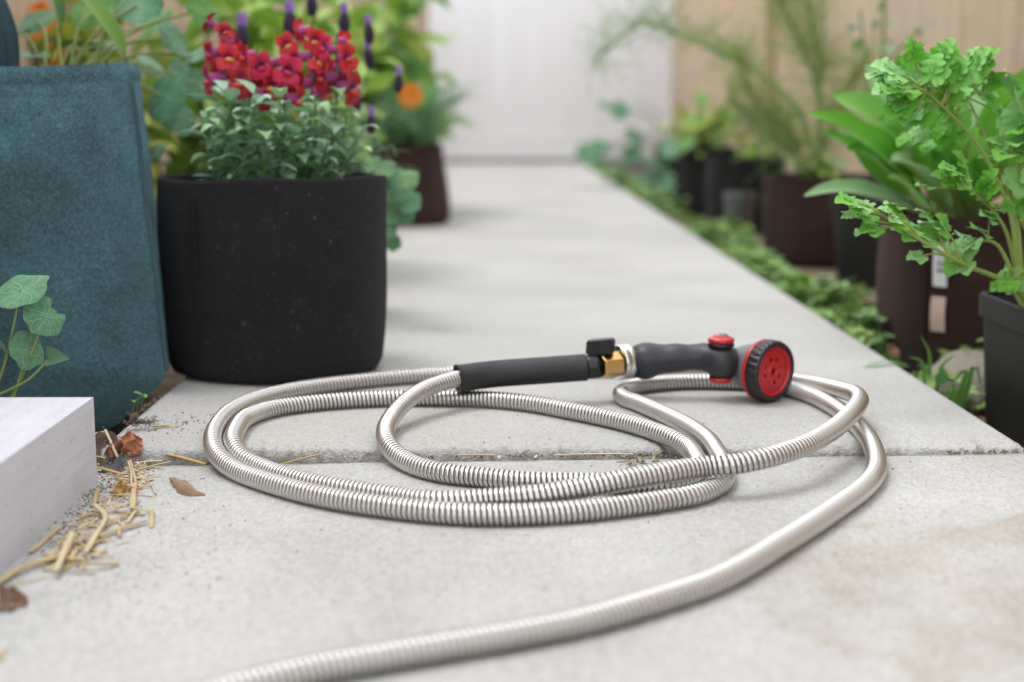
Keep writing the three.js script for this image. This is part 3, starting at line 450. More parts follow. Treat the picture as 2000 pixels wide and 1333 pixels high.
// ---------------------------------------------------------------- plants
const stemGreen = std(lin(0.12, 0.20, 0.05), 0.6), paleStem = std(lin(0.22, 0.30, 0.09), 0.55);
const nastTex = texture(512, 512, (u, v) => {   // round leaf seen flat: pale veins run out from an off-centre stalk
  const x = u - 0.5, y = v - 0.44, r = Math.hypot(x, y), a = Math.atan2(y, x), n = fbm(u * 12, v * 12, 501, 4, 12); let vein = 0;
  for (let k = 0; k < 9; k++) { const d = Math.abs(Math.atan2(Math.sin(a - k * 0.698 - 0.25 * Math.sin(r * 9 + k)), Math.cos(a - k * 0.698 - 0.25 * Math.sin(r * 9 + k)))) * r; vein = Math.max(vein, smooth(0.0085 * (1.1 - r * 1.6), 0.002, d)); const fork = r > 0.2 ? Math.abs(Math.atan2(Math.sin(a - k * 0.698 - 0.2 - (r - 0.2) * 0.9), Math.cos(a - k * 0.698 - 0.2 - (r - 0.2) * 0.9))) * r : 1; vein = Math.max(vein, 0.6 * smooth(0.005, 0.0015, fork)); }
  vein = Math.max(vein, smooth(0.035, 0.015, r)); const k = 0.92 + 0.28 * (n - 0.5), spot = smooth(0.955, 0.965, vnoise(u * 23, v * 23, 509, 23)) * 0.7;
  let c = [0.40 * k, 0.63 * k, 0.46 * k].map((q, i) => lerp(q, [0.72, 0.84, 0.74][i], vein * 0.75)); return c.map((q, i) => lerp(q, [0.86, 0.82, 0.7][i], spot));
}, true);
const nastMat = phy(lin(0.92, 0.92, 0.92), 0.85, { map: nastTex, transmission: 0.25, thickness: 0, clearcoat: 0.12, clearcoatRoughness: 0.5 });
const nastYellow = phy(lin(0.9, 1.0, 0.45), 0.85, { map: nastTex, transmission: 0.3, thickness: 0 });
function nastGeo(seed, bite = 0) { // radius 1, stalk at the origin
  const r = rng(seed), p = [r() * 6, r() * 6, r() * 6], NR = 8, NA = 40;
  return grid(NA, NR, (u, v) => { const a = u * 6.2832; let R = 1 + 0.05 * Math.cos(5 * a + p[0]) + 0.03 * Math.cos(9 * a + p[1]); if (bite && Math.abs(Math.atan2(Math.sin(a - 1.1), Math.cos(a - 1.1))) < 0.32) R *= 0.62 + 0.1 * Math.cos(a * 21); const q = v * R; return V(Math.cos(a) * q, -0.10 * (1 - q) * (1 - q) * 0.8 + 0.07 * q * q * Math.cos(3 * a + p[2]) - 0.06 * q * q, Math.sin(a) * q); }, (u, v, q) => [0.5 + q.x * 0.46, 0.44 + q.z * 0.46]);
}
const nastGeos = [nastGeo(1), nastGeo(2), nastGeo(3), nastGeo(4, 1)];
function nastLeaf(root, p, radius, normal, mat = nastMat, v = 0, spin = 1) { return put('leaf', nastGeos[v % 4], mat, root, p, V(Math.cos(spin), 0, Math.sin(spin)), normal, radius); }
function facing(p, up = 0.5, side = 0) { return camera.position.clone().sub(p).setY(0).normalize().multiplyScalar(1 - up).add(V(side, up, 0)).normalize(); }
const sw = (pts, r, n = 10, m = 6) => sweep(pts, typeof r === 'number' ? (t) => r * (1 - 0.35 * t) : r, n, m);

{ // nasturtium beside the white block
  const root = thing('nasturtium', 'young nasturtium with round green leaves between the white block and the grow bag', 'plant', V(-0.50, GROUND, -1.26));
  const D = 1.25, base = root.position.clone();
  const L = [[40, 566, 0.0255, 0.52, 0.1, 0, 0.4], [87, 618, 0.0185, 0.30, 0.25, 3, 5.6], [53, 684, 0.0175, 0.28, 0.55, 2, 2.2], [-6, 664, 0.0175, 0.2, 0.6, 1, 1.0], [-70, 610, 0.024, 0.5, 0.1, 1, 0.2], [-60, 700, 0.02, 0.5, 0.1, 0, 0.8]];
  for (const [x, y, r, up, side, v, spin] of L) { const p = deep(x, y, D), leaf = nastLeaf(root, p, r, facing(p, up, side), nastMat, v, spin); const low = base.clone().add(V(0.03, 0.05 + (700 - y) * 0.0002, 0.0)); part('stalk', sw([base, low, low.clone().lerp(p, 0.6).add(V(0.0, -0.012, 0)), p], 0.0016), paleStem, root); }
  const tip = deep(92, 704, D); part('stalk', sw([base, deep(-60, 800, D), deep(0, 770, D), deep(55, 742, D), tip], 0.0017, 16), paleStem, root);
  put('young_leaf', leafGeo(0.021, 0.009, ovate, { curl: 0.7, fold: 0.9, n: 8 }), leafMat(0.09, 0.22, 0.11), root, tip, V(0.9, 0.22, 0.3), V(0.1, 0.5, 0.9));
}
{ // nasturtium in the grow bag
  const soilY = BAG_B + 0.366, base = V(-0.53, soilY, -1.74), root = thing('nasturtium', 'large leaved nasturtium growing out of the green grow bag', 'plant', base);
  const L = [[268, 8, 0.031, 0.45, 0.0, 1.80, 0], [153, 83, 0.030, 0.86, -0.2, 1.84, 1], [212, 88, 0.027, 0.72, 0.1, 1.86, 2], [340, 74, 0.027, 0.35, 0.25, 1.84, 0], [325, 190, 0.0315, 0.22, 0.05, 1.80, 1], [395, 18, 0.025, 0.3, 0.3, 1.83, 2], [378, 108, 0.020, 0.25, 0.3, 1.86, 3], [250, 130, 0.022, 0.6, 0, 1.9, 0], [110, -30, 0.03, 0.5, 0, 1.8, 2], [330, -60, 0.03, 0.5, 0, 1.8, 1], [285, 265, 0.02, 0.1, 0.2, 1.86, 2], [60, 105, 0.02, 0.8, 0, 1.82, 0], [205, -35, 0.03, 0.4, 0.1, 1.82, 1], [180, 20, 0.03, 0.4, 0.1, 1.95, 2], [300, 130, 0.025, 0.4, 0.1, 1.95, 0], [70, 40, 0.03, 0.5, 0.1, 2.0, 1], [360, 150, 0.026, 0.3, 0.2, 1.9, 2], [300, 45, 0.028, 0.35, 0.1, 1.92, 3], [350, 230, 0.024, 0.25, 0.2, 1.84, 1], [300, 300, 0.022, 0.2, 0.2, 1.88, 0], [390, 165, 0.022, 0.3, 0.2, 1.88, 2], [20, 60, 0.028, 0.5, 0, 1.95, 3]];
  L.forEach(([x, y, r, up, side, d, v], i) => { const p = deep(x, y, d); nastLeaf(root, p, r, facing(p, up, side), i % 4 === 1 ? nastYellow : nastMat, v, i * 1.7); const mid = base.clone().lerp(p, 0.5).add(V(0, 0.03, 0)); part('stalk', sw([base.clone().add(V((i % 5 - 2) * 0.012, 0, (i % 3 - 1) * 0.012)), mid, p], 0.0022), paleStem, root); });
  const lg = leafGeo(0.11, 0.012, lance, { curl: 0.5, fold: 0.4, n: 10 }); put('long_leaf', lg, leafMat(0.14, 0.30, 0.04), root, deep(245, 112, 1.74), V(-0.42, 0.85, 0.1), V(0.7, 0.3, 0.6)); put('long_leaf', lg, leafMat(0.10, 0.24, 0.08), root, deep(120, 48, 1.76), V(-0.05, 0.9, 0.3), V(0.8, 0.2, 0.6), 0.7);
  part('stalk', sw([base, deep(250, 200, 1.76), deep(245, 112, 1.74)], 0.0025), stemGreen, root); part('stalk', sw([base, deep(100, 110, 1.77), deep(120, 48, 1.76)], 0.002), stemGreen, root);
}
// shrubs and climbers: many leaf meshes on branching stems
function bushy(root, base, stems, leafs, geo, mats, seed, { size = 1, stemMat = stemGreen, r0 = 0.003, spread = 0.04, droop = 0 } = {}) {
  const r = rng(seed);
  stems.forEach((pts, si) => {
    const all = [base.clone().add(V((r() - 0.5) * 0.03, 0, (r() - 0.5) * 0.03)), ...pts]; part('stem', sw(all, r0, 14, 6), stemMat, root); const c = curve(all);
    for (let k = 0; k < leafs; k++) { const t = 0.22 + 0.78 * (k + r() * 0.8) / leafs, p = c.getPoint(Math.min(t, 1)), d = V(r() - 0.5, (r() - 0.35) * 0.8 - droop, r() - 0.5).normalize(); p.addScaledVector(d, r() * spread); put('leaf', geo[Math.floor(r() * geo.length)], mats[Math.floor(r() * mats.length)], root, p, d, V(r() - 0.5, 1, r() - 0.5), size * (0.7 + 0.6 * r())); }
  });
}
const ovGeo = [leafGeo(0.05, 0.019, ovate, { curl: 0.5 }), leafGeo(0.045, 0.016, ovate, { curl: 0.9, fold: 0.4 }), leafGeo(0.055, 0.02, ovate, { curl: 0.2, wave: 0.1 })];
const limeMats = [leafMat(0.33, 0.53, 0.06), leafMat(0.25, 0.47, 0.06), leafMat(0.42, 0.54, 0.12)], midMats = [leafMat(0.12, 0.31, 0.07), leafMat(0.15, 0.37, 0.12), leafMat(0.07, 0.20, 0.05)];
{
  const yellowMats = [leafMat(0.50, 0.52, 0.08), leafMat(0.40, 0.50, 0.06), leafMat(0.30, 0.46, 0.06)];
  let b = V(-0.60, GROUND, -2.55), root = thing('leafy_shrub', 'yellow green shrub with orange blossoms behind the grow bag', 'shrub', b);
  const S = [[10, 110], [60, 40], [110, 110], [140, -20], [185, 60], [230, 120], [40, -40]].map(([x, y], i) => { const d = 2.3 + 0.08 * (i % 4), p = deep(x, y, d); p.x = Math.max(p.x, FL + 0.03); return [V(lerp(b.x, p.x, 0.3), 0.12, lerp(b.z, p.z, 0.5)), p.clone().lerp(V(p.x, 0.18, p.z), 0.4), p]; });
  bushy(root, b, S, 26, ovGeo, yellowMats, 61, { size: 1.4, spread: 0.05 });
  const org = std(lin(0.80, 0.20, 0.02), 0.6), pet = leafGeo(0.022, 0.011, ovate, { curl: 0.6 });
  [[80, 25], [62, 60], [95, 45], [105, 110], [20, -10]].forEach(([x, y], i) => { const p = deep(x, y, 2.25), f = new THREE.Group(); const gs = []; for (let k = 0; k < 5; k++) { const a = k * 1.257 + i; gs.push(moved(pet, p, V(Math.cos(a), Math.sin(a) * 0.8, 0.5), V(0, 0.2, 1))); } part('blossom', merge(gs), org, root); part('stalk', sw([deep(x + 20, y + 160, 2.35), p], 0.0012), stemGreen, root); });
  b = V(-0.50, GROUND, -2.72); root = thing('leafy_shrub', 'lime green leafy shrub behind the red snapdragons', 'shrub', b);
  const S2 = [[300, 230], [400, 60], [440, 20], [500, 30], [560, 60], [600, 10], [640, 90], [520, 140], [600, 200], [350, 150], [460, -40], [620, -60], [430, 250], [700, 60], [690, 160]].map(([x, y], i) => { const d = 2.5 + 0.07 * (i % 5), p = deep(x, y, d); return [V(lerp(b.x, p.x, 0.4), 0.16, lerp(b.z, p.z, 0.5)), p.clone().lerp(b, 0.3), p]; });
  bushy(root, b, S2, 40, ovGeo, limeMats, 62, { size: 1.5, spread: 0.075 });
  b = V(-0.46, GROUND, -4.25); root = thing('leafy_shrub', 'tall light green shrub rising behind the lavender', 'shrub', b);
  const S3 = [[700, 20], [760, 40], [800, 20], [810, 90], [770, 120], [840, 150], [720, 120], [800, -50], [740, -40], [700, 200], [770, 210], [830, 210]].map(([x, y], i) => { const d = 4.05 + 0.09 * (i % 5), p = deep(x, y, d); return [V(lerp(b.x, p.x, 0.4), 0.2, lerp(b.z, p.z, 0.5)), p.clone().lerp(b, 0.3), p]; });
  bushy(root, b, S3, 34, ovGeo, [...limeMats, midMats[1]], 63, { size: 2.0, spread: 0.10 });
}
// snapdragons
const snapLeaf = [leafGeo(0.040, 0.0095, lance, { curl: 0.7, fold: 0.35, n: 8 }), leafGeo(0.034, 0.0085, lance, { curl: 1.2, fold: 0.3, n: 8 }), leafGeo(0.045, 0.0105, lance, { curl: 0.3, fold: 0.45, n: 8 })];
const snapMats = [leafMat(0.26, 0.50, 0.29, 0.5, { transmission: 0.4 }), leafMat(0.34, 0.58, 0.40, 0.55, { transmission: 0.4 }), leafMat(0.25, 0.48, 0.18, 0.45, { transmission: 0.4 })];
function snapFlower(c1, c2, pal) {
  const lobe = leafGeo(0.0125, 0.0072, (t) => Math.max(0.1, Math.pow(Math.sin(Math.PI * (0.15 + 0.82 * t)), 0.7)), { n: 5, k: 2, curl: 0.9, fold: 0.15, wave: 0.12 }), gs = [];
  for (const s of [-1, 1]) gs.push(tint(moved(lobe, V(s * 0.003, 0.004, 0.008), V(s * 0.45, 0.95, 0.5), V(0, 0.2, 1), 1.05), c1));
  for (const s of [-1, 0, 1]) gs.push(tint(moved(lobe, V(s * 0.004, -0.003, 0.010), V(s * 0.75, -0.65, 0.55), V(0, 0.4, 1), 0.95), c1));
  gs.push(tint(new THREE.SphereGeometry(0.0040, 10, 7).scale(1.3, 0.7, 0.9).translate(0, -0.0018, 0.0118), pal));
  const tube = new THREE.CylinderGeometry(0.0062, 0.0048, 0.011, 10, 3, true).rotateX(Math.PI / 2).translate(0, 0, 0.005); gs.push(tint(tube, c2));
  gs.push(tint(new THREE.SphereGeometry(0.0047, 8, 6).translate(0, 0, -0.0005), c2));
  return merge(gs);
}
const snapFl = [snapFlower(lin(0.50, 0.010, 0.02), lin(0.45, 0.06, 0.24), lin(0.52, 0.03, 0.015)), snapFlower(lin(0.58, 0.02, 0.035), lin(0.48, 0.07, 0.28), lin(0.75, 0.25, 0.05)), snapFlower(lin(0.36, 0.008, 0.015), lin(0.32, 0.05, 0.20), lin(0.55, 0.06, 0.01)), snapFlower(lin(0.55, 0.015, 0.07), lin(0.42, 0.08, 0.30), lin(0.5, 0.015, 0.05))];
const petalMat = phy(0xffffff, 0.7, { vertexColors: true, transmission: 0.15, thickness: 0 });
const capsule = leafGeo(0.010, 0.004, ovate, { n: 4, curl: 0.2, fold: 0.3 });
function snapdragon(label, bx, bz, tips, seed) {
  const r = rng(seed), soil = BP_H - 0.028, base = V(bpC.x + bx, soil, bpC.z + bz), root = thing('snapdragon', label, 'flower', base, undefined);
  tips.forEach(([px, py, dd, nf], ti) => {
    const tip = deep(px, py, dd), b0 = base.clone().add(V((r() - 0.5) * 0.02, 0, (r() - 0.5) * 0.02)), mid = b0.clone().lerp(tip, 0.5).add(V((r() - 0.5) * 0.015, 0, (r() - 0.5) * 0.015)), pts = [b0, mid, tip], c = curve(pts), H = b0.distanceTo(tip); part('stem', sw(pts, 0.0021, 14, 6), stemGreen, root);
    const bloom = nf ? 1 - Math.min(0.40, (0.012 + nf * 0.0082) / H) : 1;
    const nl = Math.round((bloom * H) / 0.0075); for (let k = 0; k < nl; k++) { const t = 0.05 + (bloom - 0.06) * (k / nl), a = k * 2.4 + r(), p = c.getPoint(t), d = V(Math.cos(a), 0.35 + 0.5 * r() * t, Math.sin(a)); put('leaf', snapLeaf[Math.floor(r() * 3)], snapMats[Math.floor(r() * 3)], root, p, d, V(0, 1, 0), (0.75 + 0.5 * r()) * (nf ? 1 : 0.9)); }
    for (let k = 0; k < nf; k++) { const t = bloom + (1 - bloom) * (k + 0.2) / nf, a = k * 2.25 + ti * 1.1 + r() * 0.5, p = c.getPoint(Math.min(1, t)), d = V(Math.cos(a) * 0.9, -0.1 + 0.25 * (k / nf), Math.sin(a) * 0.9 + 0.12).normalize(); put('blossom', snapFl[Math.floor(r() * 4)], petalMat, root, p.clone().addScaledVector(d, 0.005), d.add(V((r() - 0.5) * 0.9, (r() - 0.6) * 0.7, (r() - 0.5) * 0.5)), V((r() - 0.5) * 1.3, 1, 0), 1.12 - 0.45 * (k / nf) + 0.3 * r()); }
  });
}
snapdragon('red snapdragon with the leaning spike nearest the grow bag side of the black pot', -0.055, 0.005, [[428, 38, 1.66, 8], [455, 178, 1.60, 0], [405, 215, 1.62, 0], [470, 250, 1.58, 0]], 71);
snapdragon('red snapdragon with a short crimson spike beside the leaning spike', -0.03, 0.045, [[503, 92, 1.62, 5], [430, 235, 1.57, 0], [500, 172, 1.57, 0]], 72);
snapdragon('red snapdragon with the thick bare stem in the middle of the black pot', 0.0, 0.03, [[548, 72, 1.63, 7], [545, 178, 1.585, 0], [590, 235, 1.58, 0], [515, 260, 1.57, 0]], 73);
snapdragon('red snapdragon with the tallest spike, flowers rising beside a purple lavender head', 0.035, 0.0, [[608, 46, 1.66, 8], [615, 185, 1.60, 0], [575, 265, 1.585, 0]], 74);
snapdragon('red snapdragon with the spike leaning towards the white wall side of the black pot', 0.062, 0.02, [[658, 66, 1.65, 6], [680, 205, 1.62, 0], [715, 245, 1.66, 0], [640, 280, 1.575, 0], [700, 290, 1.63, 0]], 75);
snapdragon('leafy snapdragon without flowers at the back of the black pot', -0.01, -0.055, [[480, 160, 1.72, 0], [560, 170, 1.73, 0], [430, 170, 1.70, 0], [640, 175, 1.72, 0], [395, 230, 1.69, 0]], 76);

{ // Spanish lavender
  const base = V(lvC.x, 0.178, lvC.z), root = thing('lavender', 'lavender with dark spikes tipped in pale purple behind the snapdragons', 'flower', base), r = rng(81);
  const dark = std(lin(0.030, 0.018, 0.050), 0.85), pale = phy(lin(0.42, 0.24, 0.62), 0.7, { transmission: 0.3, thickness: 0 });
  const bump = new THREE.SphereGeometry(1, 6, 5), spike = []; for (let k = 0; k < 9; k++) for (let a = 0; a < 7; a++) { const y = k / 8, q = 0.0052 * Math.sin(0.5 + y * 2.2), an = a * 0.898 + k * 0.45; spike.push(bump.clone().scale(0.0028, 0.0026, 0.0028).translate(Math.cos(an) * q, y * 0.022, Math.sin(an) * q)); } const spikeG = merge(spike);
  const br = leafGeo(0.017, 0.0046, ovate, { n: 6, k: 2, curl: 0.35, fold: 0.2, wave: 0.15 });
  const grey = [leafMat(0.20, 0.34, 0.19, 0.1), leafMat(0.17, 0.31, 0.14, 0.1)], needle = leafGeo(0.030, 0.0022, lance, { n: 4, k: 1, curl: 0.5, fold: 0.3 });
  for (const [x, y, d, s] of [[566, 62, 1.95, 1.25], [672, 56, 1.95, 1.05], [722, 74, 1.93, 0.95], [722, 122, 1.98, 0.95], [778, 170, 2.02, 0.9], [697, 207, 1.95, 0.9], [724, 250, 1.96, 0.9], [470, 90, 1.95, 1.3], [610, 20, 1.98, 1]]) {
    const p = deep(x, y + 8, d); part('stalk', sw([base.clone().add(V((r() - 0.5) * 0.06, 0, (r() - 0.5) * 0.06)), base.clone().lerp(p, 0.6).add(V((r() - 0.5) * 0.02, 0.01, 0)), p], 0.0013), std(lin(0.13, 0.18, 0.08), 0.7), root);
    const sp = put('flower_spike', spikeG, dark, root, p, V(0.1, 0, 1), V((r() - 0.5) * 0.2, 1, (r() - 0.5) * 0.2), s);
    for (let k = 0; k < 4; k++) { const a = k * 1.571 + r(), o = shade(new THREE.Mesh(br, pale)); o.name = 'bract'; o.position.set(0, 0.0235, 0); o.quaternion.setFromRotationMatrix(new THREE.Matrix4().lookAt(V(0, 0, 0), V(-Math.cos(a) * 0.4, -1, -Math.sin(a) * 0.4), V(Math.cos(a), 0, Math.sin(a)))); sp.add(o); }
  }
  const stems = [[690, 250], [730, 280], [760, 300], [640, 200], [700, 180], [600, 150], [660, 260], [745, 250], [720, 330], [560, 120], [780, 320]].map(([x, y], i) => { const p = deep(x, y, 1.95 + 0.03 * (i % 5)); return [base.clone().lerp(p, 0.5).add(V(0, 0.01, 0)), p]; });
  bushy(root, base, stems, 26, [needle], grey, 82, { size: 1, r0: 0.0013, spread: 0.012 });
}
{ // round leaved plant hanging beside the black pot
  const base = V(lvC.x + 0.03, 0.178, lvC.z + 0.03), root = thing('trailing_mint', 'round leaved herb trailing past the rim of the black felt pot', 'plant', base), g = [nastGeo(11), nastGeo(12)], m = [leafMat(0.10, 0.27, 0.12), leafMat(0.15, 0.32, 0.12), leafMat(0.09, 0.24, 0.10)], r = rng(85);
  [[770, 345, 0.016], [795, 350, 0.017], [785, 375, 0.018], [800, 395, 0.017], [772, 400, 0.016], [790, 425, 0.015], [765, 425, 0.013], [750, 330, 0.016], [740, 350, 0.016], [766, 375, 0.016], [725, 320, 0.015], [762, 452, 0.010], [768, 475, 0.012]].forEach(([x, y, q], i) => { const p = deep(x, y, 1.98 - 0.012 * (i % 4)); put('leaf', g[i % 2], m[i % 3], root, p, V(1, 0, 0.3), facing(p, 0.25 + 0.3 * r(), r() - 0.5), q); });
  part('stalk', sw([base, deep(730, 320, 2.0), deep(775, 345, 2.0), deep(790, 390, 2.0), deep(772, 440, 2.0), deep(766, 478, 1.99)], 0.0018, 18), stemGreen, root);
}
// feathery foliage: hair-thin segments joined into one part per frond
function feather(c, len, n, seed, spread, wid = 0.0006) { const r = rng(seed), gs = []; for (let k = 0; k < n; k++) { const t = r(), p = c.getPoint(t), d = V(r() - 0.5, r() - 0.3, r() - 0.5).normalize(), q = p.clone().addScaledVector(d, len * (0.5 + r())); const m = p.clone().lerp(q, 0.5).add(V((r() - 0.5) * spread, (r() - 0.5) * spread, (r() - 0.5) * spread)); gs.push(sweep([p, m, q], wid, 3, 3, { cap: false })); } return merge(gs); }
{
  const base = V(brC.x, 0.182, brC.z), root = thing('marigold', 'feathery green plant with one orange flower in the standing brown pot', 'flower', base), r = rng(91), fm = leafMat(0.18, 0.42, 0.17, 0.1);
  for (const [x, y] of [[760, 190], [790, 230], [820, 210], [850, 230], [880, 250], [840, 260], [770, 250], [745, 220], [860, 200], [810, 250], [905, 190], [730, 260]]) { const p = deep(x, y, 3.62 + r() * 0.2), c = curve([base, base.clone().lerp(p, 0.5).add(V(0, 0.02, 0)), p]); part('stem', sweep(c.getSpacedPoints(8), 0.0016, 8, 5), stemGreen, root); part('frond', feather(c, 0.04, 150, Math.floor(x * 7 + y), 0.01, 0.0012), fm, root); }
  const fp = deep(802, 188, 3.66), pet = leafGeo(0.036, 0.015, ovate, { curl: 0.3 }), om = phy(lin(0.85, 0.27, 0.01), 0.6, { transmission: 0.2, thickness: 0 }); part('stalk', sw([base, base.clone().lerp(fp, 0.5), fp], 0.002), stemGreen, root);
  for (let k = 0; k < 12; k++) { const a = k * 0.5236; put('petal', pet, om, root, fp.clone().add(V(0, 0, (k % 2) * 0.004)), V(Math.cos(a), Math.sin(a), 0.25), V(0, 0, 1), 0.95); } part('flower_centre', new THREE.SphereGeometry(0.009, 12, 8).scale(1, 1, 0.6).translate(fp.x, fp.y, fp.z + 0.004), std(lin(0.6, 0.2, 0.01), 0.8), root);
}

// ---- along the other side
{ // broad leaved greens in the wide brown pot
  const base = V(r1C.x, GROUND + 0.19, r1C.z), root = thing('lettuce', 'broad leaved green lettuce spreading out of the wide brown pot', 'plant', base);
  const mats = [leafMat(0.13, 0.43, 0.02, 0.3), leafMat(0.19, 0.49, 0.08, 0.35), leafMat(0.12, 0.39, 0.03, 0.3), leafMat(0.26, 0.48, 0.22, 0.5)], rib = std(lin(0.30, 0.40, 0.14), 0.5);
  const spoon = (t) => Math.max(0.03, t < 0.3 ? 0.12 + 0.25 * t : Math.pow(Math.sin(Math.PI * Math.pow(clamp((t - 0.18) / 0.82, 0, 1), 0.85)), 0.7) + 0.06);
  const L = [ // px of root, mid, tip, depth of tip, half width, cup, ruffle, tone
    [1840, 412, 1740, 320, 1580, 222, 1.80, 0.026, 0.55, 0.10, 0], [1845, 412, 1720, 350, 1612, 258, 1.86, 0.020, 0.5, 0.1, 2], [1850, 415, 1720, 385, 1572, 382, 1.78, 0.017, 0.5, 0.05, 3], [1855, 405, 1770, 260, 1690, 128, 1.98, 0.042, 0.45, 0.10, 3], [1850, 405, 1760, 290, 1625, 185, 1.9, 0.032, 0.5, 0.1, 1], [1870, 400, 1830, 250, 1790, 120, 2.02, 0.042, 0.4, 0.12, 1], [1885, 400, 1890, 250, 1880, 135, 2.06, 0.040, 0.3, 0.12, 3], [1900, 405, 1960, 270, 2040, 130, 1.95, 0.040, 0.4, 0.12, 0], [1900, 400, 1950, 300, 1985, 190, 1.86, 0.034, 0.4, 0.12, 2], [1880, 405, 1840, 300, 1780, 210, 1.80, 0.036, 0.5, 0.12, 0], [1890, 405, 1880, 320, 1900, 270, 1.78, 0.03, 0.5, 0.1, 1], [1860, 410, 1800, 350, 1740, 315, 1.74, 0.020, 0.6, 0.1, 3], [1905, 410, 1960, 350, 2010, 300, 1.75, 0.03, 0.5, 0.1, 2], [1870, 415, 1800, 400, 1735, 345, 1.76, 0.014, 0.5, 0.06, 1], [1860, 408, 1780, 300, 1715, 235, 1.86, 0.034, 0.5, 0.14, 2], [1875, 408, 1850, 310, 1830, 215, 1.92, 0.038, 0.4, 0.14, 0], [1895, 405, 1930, 300, 1940, 215, 1.92, 0.036, 0.4, 0.14, 2], [1850, 412, 1750, 345, 1655, 290, 1.82, 0.024, 0.5, 0.1, 0], [1880, 410, 1860, 350, 1850, 290, 1.80, 0.03, 0.5, 0.14, 2], [1905, 408, 1970, 320, 2030, 230, 1.88, 0.038, 0.4, 0.14, 0], [1865, 412, 1800, 330, 1760, 270, 1.78, 0.026, 0.5, 0.12, 2], [1895, 410, 1920, 360, 1950, 320, 1.78, 0.026, 0.5, 0.12, 0], [1870, 405, 1790, 250, 1730, 185, 2.02, 0.036, 0.4, 0.12, 2]];
  L.forEach(([bx, by, mx, my, tx, ty, d, w, cup, ruf, m], i) => {
    const b = deep(bx, by, 1.93), t = deep(tx, ty, d), q = deep(mx, my, lerp(1.93, d, 0.55)); b.y = Math.max(b.y - 0.01, base.y); const pts = [b, b.clone().lerp(q, 0.55), q, q.clone().lerp(t, 0.55).add(V(0, 0.008, 0)), t];
    const up = V(0, 0.75, 0.65).add(V((1850 - tx) * -0.0006, 0, 0)); const leaf = part('leaf', ribbon(pts, w, spoon, up, { n: 22, k: 4, cup, ruffle: ruf, waves: 4, seed: i + 3 }), mats[m], root);
    part('midrib', sweep(pts.map((p) => p.clone().add(V(0, -0.0015, 0))), (s) => 0.0042 * (1 - 0.88 * s), 18, 7, { sx: 1.3 }), rib, leaf);
  });
}
